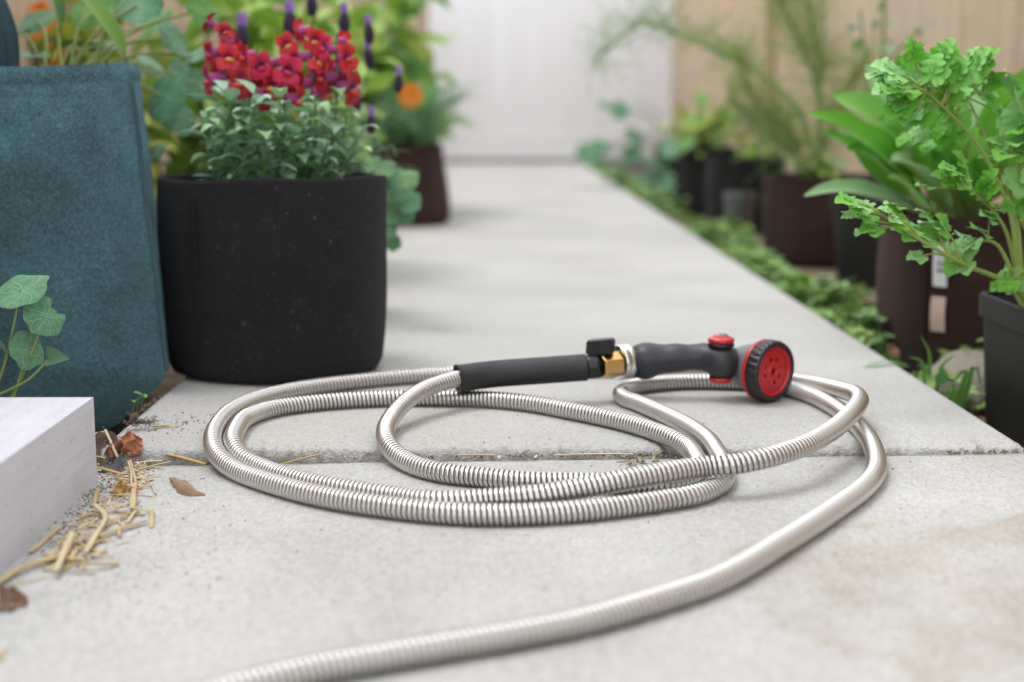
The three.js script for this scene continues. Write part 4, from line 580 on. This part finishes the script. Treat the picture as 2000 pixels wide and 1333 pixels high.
{ // celery in the square black pot
  const base = V(clC.x, GROUND + 0.155, clC.z), root = thing('celery', 'leafy celery with lobed leaves in the square black pot', 'plant', base), r = rng(101);
  const leaflet = leafGeo(0.030, 0.0185, lobed, { n: 30, k: 2, curl: 0.5, fold: 0.18, wave: 0.05 }), tri = merge([moved(leaflet, V(0, 0, 0.004), V(0, 0.05, 1), V(0, 1, 0)), moved(leaflet, V(0, 0, 0), V(0.85, 0, 0.5), V(0, 1, 0), 0.85), moved(leaflet, V(0, 0, 0), V(-0.85, 0, 0.5), V(0, 1, 0), 0.85)]);
  const mats = [leafMat(0.17, 0.48, 0.07, 0.35), leafMat(0.26, 0.54, 0.17, 0.5), leafMat(0.13, 0.43, 0.02, 0.3)], stalk = std(lin(0.24, 0.34, 0.08), 0.5);
  const stems = [
    [[[1975, 560, 1.46], [1880, 515, 1.42], [1800, 470, 1.40], [1740, 430, 1.39], [1690, 400, 1.38]], [[1672, 398, 0.9], [1702, 418, 0.85], [1712, 446, 0.7], [1762, 432, 0.95], [1780, 458, 0.8], [1818, 468, 0.9], [1800, 500, 0.6], [1850, 450, 0.8]]],
    [[[1990, 560, 1.46], [1950, 480, 1.45], [1925, 470, 1.44], [1900, 478, 1.42]], [[1888, 482, 1.0], [1918, 455, 0.8], [1870, 510, 0.7]]],
    [[[1992, 560, 1.47], [1975, 420, 1.47], [1915, 290, 1.46], [1850, 215, 1.44], [1810, 180, 1.43]], [[1800, 165, 1.2], [1755, 145, 1.1], [1835, 140, 1.2], [1765, 205, 0.9], [1815, 215, 1.1], [1860, 160, 1.1], [1790, 120, 0.9], [1840, 118, 0.9], [1775, 175, 0.9], [1850, 195, 0.9], [1740, 175, 0.8]]],
    [[[2000, 560, 1.48], [1985, 420, 1.49], [1940, 300, 1.50], [1890, 190, 1.50]], [[1905, 140, 1.1], [1880, 170, 1.1], [1915, 185, 0.9], [1870, 225, 1.0], [1925, 125, 0.8], [1855, 250, 0.8], [1800, 255, 0.8]]],
    [[[1995, 560, 1.48], [1960, 440, 1.45], [1900, 370, 1.43]], [[1880, 355, 0.9], [1860, 350, 0.8], [1925, 370, 0.9], [1930, 395, 0.8]]],
    [[[2010, 560, 1.48], [2005, 400, 1.5], [1990, 300, 1.48]], [[1985, 250, 1.1], [2000, 200, 1.2], [1975, 300, 1.0], [1990, 340, 1.0], [1965, 285, 0.8], [2010, 270, 1.1], [1998, 390, 0.9]]],
    [[[2015, 560, 1.46], [2010, 470, 1.44], [1995, 430, 1.42]], [[1975, 548, 0.7], [1995, 540, 0.9], [1960, 555, 0.6]]]];
  stems.forEach(([pts, lv]) => {
    const P = pts.map(([x, y, d]) => deep(x, y, d)); const b = base.clone().lerp(V(P[0].x, base.y, P[0].z), 0.8); const c = curve([b, ...P]); part('stalk', sweep([b, ...P], (t) => 0.0030 * (1 - 0.6 * t), 20, 8), stalk, root);
    lv.forEach(([x, y, s]) => { let best = null, bd = 1e9; const ref = deep(x, y, 1.45); for (let k = 30; k <= 100; k += 5) { const q = c.getPoint(k / 100), dd = q.distanceTo(ref); if (dd < bd) { bd = dd; best = q; } } const p = deep(x, y, -best.z - 0.008 + 0.016 * r()); const dir = p.clone().sub(best); if (dir.length() < 0.004) dir.copy(P.at(-1)).sub(P.at(-2)); dir.normalize(); part('leafstalk', sw([best, best.clone().lerp(p, 0.6).add(V(0, 0.003, 0)), p], 0.0013, 6, 5), stalk, root); put('leaf', tri, mats[Math.floor(r() * 3)], root, p, dir.add(V(0, -0.15, 0.25)), V((r() - 0.5) * 0.7, 1, 0.55), s * 0.82); if (s > 0.75) for (let e = 0; e < 2; e++) { const p2 = p.clone().add(V((r() - 0.5) * 0.045, (r() - 0.5) * 0.035, (r() - 0.6) * 0.04)); part('leafstalk', sw([best, p2], 0.0011, 4, 5), stalk, root); put('leaf', tri, mats[Math.floor(r() * 3)], root, p2, dir.clone().add(V((r() - 0.5) * 1.2, (r() - 0.5) * 0.5, (r() - 0.3) * 0.8)), V((r() - 0.5) * 0.9, 1, 0.5 * r()), s * (0.55 + 0.25 * r())); } });
  });
}
{ // fennel
  const base = V(r2C.x, GROUND + 0.182, r2C.z), root = thing('fennel', 'tall feathery fennel with long bare branches against the beige fence', 'plant', base), fm = leafMat(0.24, 0.46, 0.11, 0.1), fm2 = leafMat(0.33, 0.48, 0.10, 0.1), st = std(lin(0.17, 0.33, 0.10), 0.6);
  const br = [[[1595, 330, 3.42], [1565, 225, 3.42], [1490, 150, 3.42], [1340, 75, 3.45], [1250, 50, 3.5], [1160, 120, 3.5]], [[1605, 300, 3.42], [1590, 150, 3.42], [1535, 30, 3.42], [1490, -80, 3.42]], [[1600, 320, 3.45], [1602, 160, 3.48], [1585, 40, 3.48], [1575, -80, 3.48]], [[1590, 330, 3.4], [1540, 260, 3.38], [1470, 190, 3.36], [1440, 100, 3.36]], [[1585, 340, 3.4], [1500, 260, 3.38], [1420, 190, 3.4]], [[1600, 320, 3.4], [1640, 220, 3.4], [1690, 120, 3.4]]];
  br.forEach((pts, i) => { const P = [base, ...pts.map(([x, y, d]) => deep(x, y, d))], c = curve(P); part('branch', sweep(P, (t) => (i < 3 ? 0.0066 : 0.0035) * (1 - 0.75 * t), 24, 7), st, root); const half = curve(c.getSpacedPoints(20).slice(i < 3 ? 9 : 6)); part('frond', feather(half, 0.085, i === 0 ? 230 : 260, 300 + i, 0.03, 0.0009), i % 2 ? fm2 : fm, root); });
}
{ // tall leafy plant by the fence post
  const base = V(g2C.x + 0.02, GROUND + 0.172, g2C.z), root = thing('tomato_plant', 'upright plant with small blue green leaves in front of the fence', 'plant', base);
  bushy(root, base, [[deep(1715, 220, 2.9), deep(1725, 110, 2.9), deep(1728, -30, 2.9)], [deep(1715, 220, 2.9), deep(1745, 110, 2.9), deep(1800, 60, 2.88)], [deep(1712, 240, 2.9), deep(1690, 110, 2.9), deep(1680, 20, 2.9)]], 9, [leafGeo(0.034, 0.011, ovate, { curl: 0.5 })], [leafMat(0.16, 0.38, 0.24), leafMat(0.16, 0.36, 0.10)], 111, { spread: 0.02, r0: 0.004 });
}
{ // herbs in the black pots
  let base = V(k2C.x, GROUND + 0.205, k2C.z), root = thing('herb', 'yellow green herb filling the black pot in front of the fence', 'plant', base);
  bushy(root, base, [[1330, 230], [1370, 215], [1400, 240], [1430, 255], [1350, 270], [1390, 280], [1310, 270], [1445, 220]].map(([x, y], i) => { const p = deep(x, y, 4.9 + 0.06 * (i % 4)); return [base.clone().lerp(p, 0.5).add(V(0, 0.02, 0)), p]; }), 10, ovGeo, [leafMat(0.30, 0.45, 0.06), leafMat(0.20, 0.45, 0.12), leafMat(0.45, 0.42, 0.12)], 121, { spread: 0.04, size: 1.4 });
  base = V(k1C.x, GROUND + 0.195, k1C.z); root = thing('herb', 'sparse herb with a few small leaves in the pot next to the fennel', 'plant', base);
  bushy(root, base, [[1480, 290], [1510, 250], [1450, 300], [1530, 300]].map(([x, y]) => { const p = deep(x, y, 4.2); return [base.clone().lerp(p, 0.5), p]; }), 5, ovGeo, limeMats, 122, { spread: 0.02, size: 0.7 });
  base = V(k3C.x, GROUND + 0.195, k3C.z); root = thing('nasturtium', 'nasturtium hanging over the path from the last black pot', 'plant', base);
  [[1150, 300, 0.05], [1185, 330, 0.05], [1175, 285, 0.045], [1230, 300, 0.05], [1270, 315, 0.055], [1262, 350, 0.045], [1215, 275, 0.04], [1290, 330, 0.045], [1195, 345, 0.04], [1240, 265, 0.045], [1310, 290, 0.05], [1120, 320, 0.03], [1210, 215, 0.04], [1240, 200, 0.035], [1180, 205, 0.03], [1300, 360, 0.05]].forEach(([x, y, q], i) => { const p = deep(x, y, 5.5 + 0.05 * (i % 3)); nastLeaf(root, p, q, facing(p, 0.35 + 0.1 * (i % 3), 0.1), nastMat, i, i * 1.3); part('stalk', sw([base.clone().add(V(-0.05, 0, 0.03)), base.clone().lerp(p, 0.5).add(V(0, 0.05, 0)), p], 0.0025, 8, 5), stemGreen, root); });
  base = V(r2C.x - 0.06, GROUND + 0.182, r2C.z + 0.06); root = thing('lettuce', 'small pale lettuce leaning over the rim of the fennel pot', 'plant', base);
  const pm = leafMat(0.20, 0.33, 0.09); [[1610, 345], [1590, 330], [1640, 350], [1560, 335], [1540, 320], [1660, 330], [1620, 310]].forEach(([x, y], i) => { const p = deep(x, y, 3.28); part('leaf', ribbon([base, base.clone().lerp(p, 0.5).add(V(0, 0.03, 0)), p], 0.03, ovate, V(0, 1, 0.5), { n: 10, k: 3, cup: 0.3, ruffle: 0.1, seed: i }), i % 2 ? pm : limeMats[i % 3], root); });
}
// ground cover and weeds between path and pots
{
  const r = rng(131), N = 3600, geo = merge([0, 1.57, 3.14, 4.71].map((a) => moved(leafGeo(0.016, 0.0052, ovate, { n: 4, k: 1, curl: 0.6 }), V(0, 0.004, 0), V(Math.cos(a), 0.6, Math.sin(a)), V(0, 1, 0))));
  const im = new THREE.InstancedMesh(geo, leafMat(0.85, 0.85, 0.85, 0.2), N), o = new THREE.Object3D(), col = new THREE.Color(); let n = 0;
  while (n < N) {
    const z = -1.62 - 6.2 * Math.pow(r(), 1.5), x = 0.482 + 0.15 * Math.pow(r(), 1.2), dens = fbm(x * 9 + 4, z * 5 + 50, 8, 3); if (dens < 0.40 || (z > -1.75 && r() < 0.85)) continue;
    const hmax = 0.010 + 0.060 * smooth(0.42, 0.7, dens) * (x < 0.5 ? 0.7 : 1); const s = 0.8 + r() * 1.1; o.position.set(x - (r() < 0.1 ? 0.02 : 0), GROUND + 0.004 + hmax * Math.pow(r(), 0.8), z); o.rotation.set((r() - 0.5) * 0.9, r() * 6.28, (r() - 0.5) * 0.9); o.scale.setScalar(s); o.updateMatrix(); im.setMatrixAt(n, o.matrix); const q = r(); col.setRGB(0.16 + 0.12 * q, 0.33 + 0.14 * q, 0.06 + 0.03 * r()); im.setColorAt(n, col); n++;
  }
  im.name = 'ground_cover'; im.userData = { kind: 'stuff', label: 'low green weeds filling the strip between path edge and pots', category: 'weeds' }; shade(im); scene.add(im);
  const blade = leafMat(0.13, 0.32, 0.05, 0.3);
  const tuft = (label, b, tips, w) => { const root = thing('grass_weed', label, 'weed', b); tips.forEach(([x, y, d, x2, y2], i) => { const t = deep(x, y, d), m = deep(x2, y2, d); part('blade', ribbon([b, b.clone().lerp(m, 0.5), m, t], w, (q) => Math.max(0.05, Math.sin(Math.PI * (0.12 + 0.86 * q))), V(0.2, 0.2, 1), { n: 12, k: 2, cup: 0.3 }), blade, root); }); return root; };
  tuft('grass weed with upright blades at the path edge in front of the wide brown pot', V(0.510, GROUND, -1.66), [[1798, 655, 1.64, 1815, 690], [1868, 692, 1.64, 1840, 715], [1775, 698, 1.64, 1800, 705], [1782, 742, 1.62, 1800, 730]], 0.0032);
  tuft('grass weed with drooping blades beside the square black pot', V(0.522, GROUND, -1.60), [[1916, 752, 1.56, 1905, 712], [1858, 752, 1.57, 1885, 722], [1880, 765, 1.55, 1895, 730], [1850, 770, 1.55, 1860, 750]], 0.0045);
  const rb = V(0.505, GROUND, -1.63), rw = thing('weed_seedling', 'seedling with one oval leaf at the path edge', 'weed', rb), rp = deep(1836, 752, 1.60); part('stalk', sw([rb, rp], 0.0012, 4, 5), stemGreen, rw); part('leaf', ribbon([rp, rp.clone().add(V(0.002, 0.01, 0)), rp.clone().add(V(0.002, 0.021, 0))], 0.0075, ovate, V(0, 0.2, 1), { n: 8, k: 2, cup: 0.2 }), leafMat(0.11, 0.28, 0.08), rw);
  const fb = at(1685, 718, 0.001), fe = at(1770, 708, 0.001); single('fallen_blade', 'single thin green leaf blade lying on the concrete', 'leaf', ribbon([fb, fb.clone().lerp(fe, 0.5).add(V(0, 0.003, 0)), fe], 0.004, lance, V(0, 1, 0), { n: 10, k: 2, cup: 0.2 }), blade, fb.clone());
}

// ---------------------------------------------------------------- straw, dry leaves and crumbs on the concrete
{
  const sTex = texture(64, 256, (u, v) => { const n = fbm(u * 20, v * 4, 601, 4), k = 0.88 + 0.3 * (n - 0.5); return [k, k, k]; }, true);
  const tones = [[0.62, 0.40, 0.13], [0.66, 0.50, 0.24], [0.58, 0.43, 0.24], [0.70, 0.57, 0.34], [0.50, 0.33, 0.13]].map((c) => std(lin(...c), 0.6, { map: sTex }));
  const straw = (label, px, w, tone, lift = 0, flat = 0.6) => {   // px: points along it, w: width in photo pixels
    const mid = onSlab(px[0][0], px[0][1], 0), W = w * -mid.z / F_PX / 2, P = px.map(([x, y, l = 0]) => onSlab(x, y, W * flat + lift + l)); if (P.length === 2) P.splice(1, 0, P[0].clone().lerp(P[1], 0.5).add(V(0, 0.0004, 0)));
    const r = rng(Math.floor(px[0][0] * 13 + px[0][1])), p1 = r() * 6;
    single('straw', label, 'straw', sweep(P, (t, a) => W * (1 + 0.10 * Math.sin(t * 9 + p1) + 0.05 * Math.cos(3 * a + p1)) * (t < 0.03 || t > 0.97 ? 0.85 : 1), 14, 10, { sy: flat }), tones[tone], P[0].clone().setY(slabY(P[0].x, P[0].z)), 'straw blown against the white block');
  };
  const TN = ['golden', 'straw yellow', 'dull tan', 'pale cream', 'brown'], WN = (w) => w < 4.6 ? 'very thin' : w < 6.5 ? 'thin' : w < 8.5 ? 'stout' : 'thick', G = (w, t) => `short ${WN(w)} ${TN[t]} piece of dry straw in the litter beside the white block`;
  straw('long golden straw running from the crumpled leaf under the hose', [[268, 871, 0.004], [310, 884, 0.004], [350, 893, 0.003], [403, 907]], 9, 0);
  straw('dull straw tucked under the hose beside the long golden straw', [[344, 881, 0.003], [401, 897]], 8, 2);
  straw('yellow straw sticking out from behind the white block', [[184, 912, 0.003], [215, 920, 0.003], [248, 929]], 7, 0);
  straw('broad flat yellow straw end lying on the litter', [[262, 945, 0.003], [258, 994]], 11, 1, 0.001, 0.35);
  straw('thin straw inside the coil of the hose', [[511, 916], [560, 904, 0.002], [610, 891, 0.003], [654, 885, 0.001]], 4.5, 0);
  straw('stubby straw behind the outer loop of the hose', [[430, 798], [456, 789, 0.001]], 7, 0);
  straw('long pale straw lying in the joint of the slabs', [[1081, 889.5, 0.002], [1160, 887, 0.002], [1237, 887, 0.002]], 5, 3);
  straw('short tan straw lying in the joint of the slabs', [[895, 889.5, 0.002], [970, 889.5, 0.002]], 4.5, 2);
  straw('straw stub standing apart on the bare concrete', [[297, 996, 0.002], [295, 1031]], 9, 1);
  straw('long pale bent straw pointing along the path', [[186, 987, 0.006], [206, 1009, 0.006], [186, 1045, 0.004], [166, 1080, 0.002]], 11, 3);
  straw('stout straw pointing away from the white block', [[285, 1017, 0.002], [235, 1033, 0.002], [186, 1049, 0.002]], 10, 2);
  straw('straw lying close along the foot of the white block', [[114, 1030, 0.001], [86, 1056, 0.001], [58, 1079, 0.001]], 10, 1);
  straw('thick curved straw beside the corner of the white block', [[107, 1090, 0.003], [70, 1098, 0.003], [35, 1112, 0.003], [-10, 1142, 0.002]], 14, 1);
  straw('fat straw lying across the curved straw', [[141, 1040, 0.007], [125, 1078, 0.006], [107, 1116, 0.005]], 13, 3);
  for (const [px, w, t] of [[[[219, 928, 0.002], [255, 952, 0.001]], 5, 4], [[[250, 901, 0.006], [256, 925, 0.005], [256, 948, 0.003]], 4, 3], [[[254, 899, 0.005], [266, 946, 0.003]], 4, 3], [[[262, 920, 0.002], [332, 902, 0.002]], 4.5, 1], [[[258, 891, 0.004], [320, 888, 0.003]], 7, 2], [[[262, 905, 0.002], [318, 900, 0.002]], 5, 3], [[[184, 892, 0.003], [206, 896, 0.002]], 6, 1], [[[268, 968], [305, 971]], 4, 3], [[[191, 954, 0.003], [182, 990, 0.002]], 9, 2], [[[216, 970], [211, 988]], 5, 3], [[[253, 1010], [195, 1033]], 7, 2], [[[205, 1012], [192, 1060]], 6, 1], [[[150, 1090], [126, 1116]], 8, 4], [[[222, 1067], [252, 1060]], 4, 2], [[[166, 1096], [163, 1112]], 6, 3], [[[170, 1005, 0.003], [150, 1012, 0.003], [196, 1000, 0.003]], 5, 4], [[[148, 1036], [178, 1020, 0.003]], 6, 3], [[[230, 895, 0.004], [205, 840, 0.01]], 6, 3], [[[238, 880, 0.006], [250, 838, 0.012]], 5, 2], [[[275, 938], [283, 945]], 7, 3], [[[292, 943], [304, 965, 0.001]], 4, 3], [[[270, 955], [296, 948, 0.002]], 3.5, 2], [[[228, 945], [240, 957]], 4, 2], [[[280, 913], [322, 917]], 3, 2], [[[10, 1165], [46, 1133]], 5, 3], [[[-5, 1290], [8, 1270]], 11, 1], [[[300, 838], [352, 832, 0.001]], 3, 0], [[[40, 1142], [90, 1130]], 4, 2]]) straw(G(w, t), px, w, t);
  { const q = rng(161), place = ['against the foot of the white block', 'on the bare concrete beside the litter', 'across other straws in the litter']; for (let k = 0; k < 46; k++) { const t = Math.pow(q(), 0.8), wd = q(), cx = lerp(238, 55, t) + (wd + 0.12) * lerp(85, 95, t), cy = lerp(905, 1118, t) + (wd - 0.5) * 30, a = q() * 6.28, L = 11 + 30 * q() * (0.6 + t), w = 3.5 + 6.5 * q() * (0.6 + 0.6 * t), tn = Math.floor(q() * 5), li = 0.006 * q() * q(); const P0 = [cx - Math.cos(a) * L, cy - Math.sin(a) * L * 0.42, li], P1 = [cx + Math.cos(a) * L, cy + Math.sin(a) * L * 0.42, li * q()]; const b0 = onSlab(P0[0], P0[1], 0), b1 = onSlab(P1[0], P1[1], 0); if (b0.x < -0.322 || b1.x < -0.322) continue; straw(`${L < 25 ? 'stubby' : L < 38 ? 'middling' : 'long'} ${WN(w)} ${TN[tn]} straw ${place[wd < 0.35 ? 0 : li > 0.0015 ? 2 : 1]}`, [P0, [cx + (q() - 0.5) * 3, cy + (q() - 0.5) * 2, li + 0.0006], P1], w, tn); } }
  // dry leaves
  const dl = (c) => phy(lin(...c), 0.8, { transmission: 0.15, thickness: 0, map: sTex });
  const crumple = (g, k, f, sd) => { const q = g.attributes.position, L = 0.001; for (let i = 0; i < q.count; i++) { const x = q.getX(i), y = q.getY(i), z = q.getZ(i); q.setXYZ(i, x + k * (fbm(z * f + 7, y * f + x * f * 0.7 + 5, sd, 3) - 0.5), y + k * (fbm(x * f + 3, z * f + 11, sd + 4, 3) - 0.5), z + k * 0.6 * (fbm(x * f + 13, z * f + 2, sd + 9, 3) - 0.5)); } g.computeVertexNormals(); return g; };
  const dry = (label, base, f, up, L, W, c, o, lift, cr = 0.004) => { const p = onSlab(base[0], base[1], lift), g = moved(crumple(leafGeo(L, W, ovate, { n: 24, k: 6, ...o }), cr, 260, o.seed), p, f, up); single('dry_leaf', label, 'leaf', g, dl(c), p.clone().setY(slabY(p.x, p.z))); };
  { const P = [[331, 933, 0.004], [345, 942, 0.005], [362, 955, 0.0055], [380, 963, 0.003], [401, 968, 0.0008]].map(([x, y, l]) => onSlab(x, y, l)); single('dry_leaf', 'folded tan dry leaf lying alone on the concrete by the hose', 'leaf', ribbon(P, 0.0068, (t) => Math.max(0.05, t < 0.12 ? t * 6 : Math.pow(Math.sin(Math.PI * clamp(1.02 - t, 0, 1)), 0.8)), V(-0.3, 0.75, 0.6), { n: 24, k: 4, cup: -0.55, ruffle: 0.16, waves: 3.5, seed: 4 }), dl([0.36, 0.22, 0.13]), P[0].clone().setY(slabY(P[0].x, P[0].z))); }
  dry('crumpled orange brown dry leaf on top of the litter', [252, 893], V(0.1, 1, -0.2), V(0.4, 0.2, 1), 0.028, 0.010, [0.46, 0.18, 0.07], { curl: 0.9, fold: 0.9, wave: 0.5, waves: 1.8, seed: 6 }, 0.004, 0.008);
  dry('curled rust red dry leaf against the crumpled one', [240, 890], V(-0.8, 0.45, 0.2), V(0.2, 0.6, 1), 0.022, 0.009, [0.32, 0.10, 0.05], { curl: 1.2, fold: 0.8, wave: 0.6, waves: 2.4, seed: 7 }, 0.004, 0.008);
  dry('smooth grey brown dry leaf leaning on the white block', [232, 872], V(-1, 0.12, 0.1), V(0.1, 0.5, 0.9), 0.034, 0.012, [0.17, 0.115, 0.09], { curl: 0.3, fold: 0.3, wave: 0.1, seed: 8 }, 0.008);
  dry('dark slate coloured dry leaf fragment in the litter', [212, 910], V(0.6, -0.1, 0.55), V(0, 0.8, 0.6), 0.018, 0.012, [0.10, 0.10, 0.105], { curl: 0.2, fold: 0.2, seed: 9 }, 0.004);
  dry('small amber dry leaf curled on the concrete', [245, 962], V(-0.8, 0.3, 0.1), V(0, 0.6, 0.8), 0.016, 0.007, [0.50, 0.27, 0.08], { curl: 1.6, fold: 0.5, wave: 0.5, waves: 3, seed: 10 }, 0.003);
  dry('curled brown dry leaf at the end of the straw', [-8, 1180], V(1, 0.1, -0.1), V(0, 0.7, 0.7), 0.024, 0.008, [0.30, 0.17, 0.10], { curl: 0.9, fold: 0.8, wave: 0.4, seed: 11 }, 0.003);
  dry('tiny brown leaf scrap at the edge of the path', [1738, 690], V(0.5, 0.5, 0), V(0, 0.4, 1), 0.016, 0.010, [0.36, 0.18, 0.10], { curl: 1.2, fold: 0.4, wave: 0.4, seed: 12 }, 0.003);
  // chaff: short flat straw bits, too many to count
  { const rc = rng(151), N = 420, im = new THREE.InstancedMesh(sweep([V(0, 0, -0.5), V(0, 0.03, 0), V(0, 0, 0.5)], 0.075, 3, 5, { sy: 0.5 }), std(0xffffff, 0.7), N), o = new THREE.Object3D(), col = new THREE.Color(); let n = 0;
    while (n < N) { const t = rc(), g3 = () => (rc() + rc() + rc() - 1.5) / 1.5, near = rc() < 0.6, p = near ? onSlab(252 + g3() * 58, 925 + g3() * 48, 0.0008 + 0.004 * rc() * rc()) : onSlab(lerp(235, 90, t) + g3() * 50, lerp(955, 1100, t) + g3() * 30, 0.0006 + 0.002 * rc() * rc()); if (p.x < -0.325) continue; o.position.copy(p); o.rotation.set((rc() - 0.5) * 0.4, rc() * 6.28, 0); const L = 0.004 + 0.011 * rc() * rc(); o.scale.set(0.007 + 0.006 * rc(), 0.008, L); o.updateMatrix(); im.setMatrixAt(n, o.matrix); const k = rc(); col.setRGB(lerp(0.42, 0.72, k), lerp(0.30, 0.60, k), lerp(0.16, 0.40, k)); im.setColorAt(n, col); n++; }
    im.name = 'chaff'; im.userData = { kind: 'stuff', label: 'pale chaff of broken straw strewn beside the white block', category: 'chaff' }; shade(im); scene.add(im); }
  // shredded scraps beside the hose
  const r = rng(141), scrap = thing('shredded_leaf', 'heap of shredded pale leaf scraps beside the raised hose', 'leaf', onSlab(1245, 905, 0)); for (let k = 0; k < 26; k++) { const p = onSlab(1212 + r() * 80, 892 + r() * 24, 0.001 + r() * 0.005); put('scrap', leafGeo(0.010, 0.0016, lance, { n: 4, k: 1, curl: 0.8 }), dl(r() < 0.5 ? [0.45, 0.36, 0.22] : [0.33, 0.24, 0.14]), scrap, p, V(r() - 0.5, (r() - 0.5) * 0.4, r() - 0.5), V(r() - 0.5, 1, 0), 0.6 + r()); }
  // dark seed head
  const tb = onSlab(266, 840, 0), tuft = thing('seed_head', 'dark bristly seed head on the edge of the slab', 'seed head', tb), bm = std(lin(0.10, 0.075, 0.055), 0.9), gs = []; for (let k = 0; k < 110; k++) { const a = r() * 6.28, b = r() * 1.3, d = V(Math.cos(a) * Math.cos(b), Math.sin(b) * 0.6 + 0.1, Math.sin(a) * Math.cos(b)), p = tb.clone().add(V((r() - 0.3) * 0.025, 0.004 + r() * 0.004, (r() - 0.5) * 0.012)); gs.push(sweep([p, p.clone().addScaledVector(d, 0.004 + r() * 0.006)], 0.0003, 1, 3)); } part('bristles', merge(gs), bm, tuft); part('stalk', sweep([tb.clone().add(V(0.015, 0.003, 0)), onSlab(330, 832, 0.001)], 0.0008, 3, 5), tones[4], tuft);
  // crumbs: too many to count
  const cg = new THREE.IcosahedronGeometry(1, 0), N = 2740, im = new THREE.InstancedMesh(cg, std(0xffffff, 0.9), N), o = new THREE.Object3D(), col = new THREE.Color(); let n = 0;
  const add = (x, y, s, bright) => { const p = onSlab(x, y, 0); if (p.x < -0.69 || p.x > PATH_R - 0.004) return; o.position.set(p.x, p.y + s * 0.3, p.z); o.rotation.set(r() * 6, r() * 6, r() * 6); o.scale.set(s * (0.6 + r()), s * (0.5 + 0.5 * r()), s * (0.7 + 1.2 * r())); o.updateMatrix(); im.setMatrixAt(n, o.matrix); const k = bright ?? r(); if (k < 0.6) col.setRGB(0.10 + 0.1 * r(), 0.075 + 0.07 * r(), 0.055 + 0.05 * r()); else if (k < 0.85) col.setRGB(0.36, 0.27, 0.17); else col.setRGB(0.6, 0.56, 0.5); im.setColorAt(n, col); n++; };
  const gauss = () => (r() + r() + r() - 1.5) / 1.5;
  while (n < 1450) { const t = r(), cx = lerp(255, 120, t), cy = lerp(880, 1085, t); add(cx + gauss() * 70 - 5, cy + gauss() * 55, 0.0005 + 0.0011 * r() * r()); }
  while (n < 1900) { add(lerp(380, 1400, r()), 890 + gauss() * 7, 0.0004 + 0.0013 * r() * r()); }
  while (n < 2050) { add(230 + r() * 230, 800 + gauss() * 35 + 30, 0.0004 + 0.0011 * r() * r(), 0.3); }
  while (n < 2400) { add(130 + r() * 320, 900 + r() * 330, 0.0003 + 0.0007 * r() * r(), 0.3); }
  while (n < 2600) { add(400 + r() * 1500, 770 + r() * 330, 0.0003 + 0.0006 * r() * r(), 0.4); }
  while (n < 2680) { const a = r(); add(240 + a * 90, 830 - a * 70 + gauss() * 10, 0.0006 + 0.0012 * r(), 0.4); }
  for (const [x, y, s] of [[690, 884, 0.0032], [698, 887, 0.0024], [683, 888, 0.002], [818, 889, 0.0026], [485, 886, 0.0035], [492, 892, 0.0024], [478, 894, 0.002], [575, 884, 0.002], [1215, 893, 0.0018]]) add(x, y, s, x === 818 ? 0.7 : 0.3);
  while (n < N) { add(1850 + r() * 140, 884 + gauss() * 5, 0.0004 + 0.0009 * r(), 0.3); }
  im.name = 'crumbs'; im.userData = { kind: 'stuff', label: 'dark soil crumbs and plant bits scattered over the concrete', category: 'crumbs' }; shade(im); scene.add(im);
  // by the foot of the grow bag
  const wb = V(-0.385, GROUND, -1.40), ws = thing('weed_seedling', 'tiny bright green weed at the foot of the grow bag', 'weed', wb), wm = leafMat(0.20, 0.46, 0.06); [[272, 779], [262, 787], [281, 775]].forEach(([x, y], i) => { const p = deep(x, y, 1.42); part('stalk', sw([wb, p], 0.0008, 4, 5), stemGreen, ws); put('leaf', ovGeo[i], wm, ws, p, V(0.6 - i * 0.5, 0.4, 0.5), V(0, 1, 0.3), 0.26); });
  const pb = deep(192, 838, 1.30), pg = new THREE.IcosahedronGeometry(0.013, 3), pq = pg.attributes.position; for (let i = 0; i < pq.count; i++) { const k = 1 + 0.3 * (fbm(pq.getX(i) * 90 + 5, pq.getZ(i) * 90 + pq.getY(i) * 60 + 5, 8, 3) - 0.5); pq.setXYZ(i, pq.getX(i) * k, pq.getY(i) * k * 0.8, pq.getZ(i) * k); } pg.computeVertexNormals(); pb.y = GROUND; pg.scale(1.6, 3.6, 1.4).translate(pb.x, GROUND + 0.034, pb.z); single('stone', 'pale yellow stone behind the corner of the white block', 'stone', pg, std(lin(0.52, 0.44, 0.26), 0.9), pb);
}
renderer.render(scene, camera);
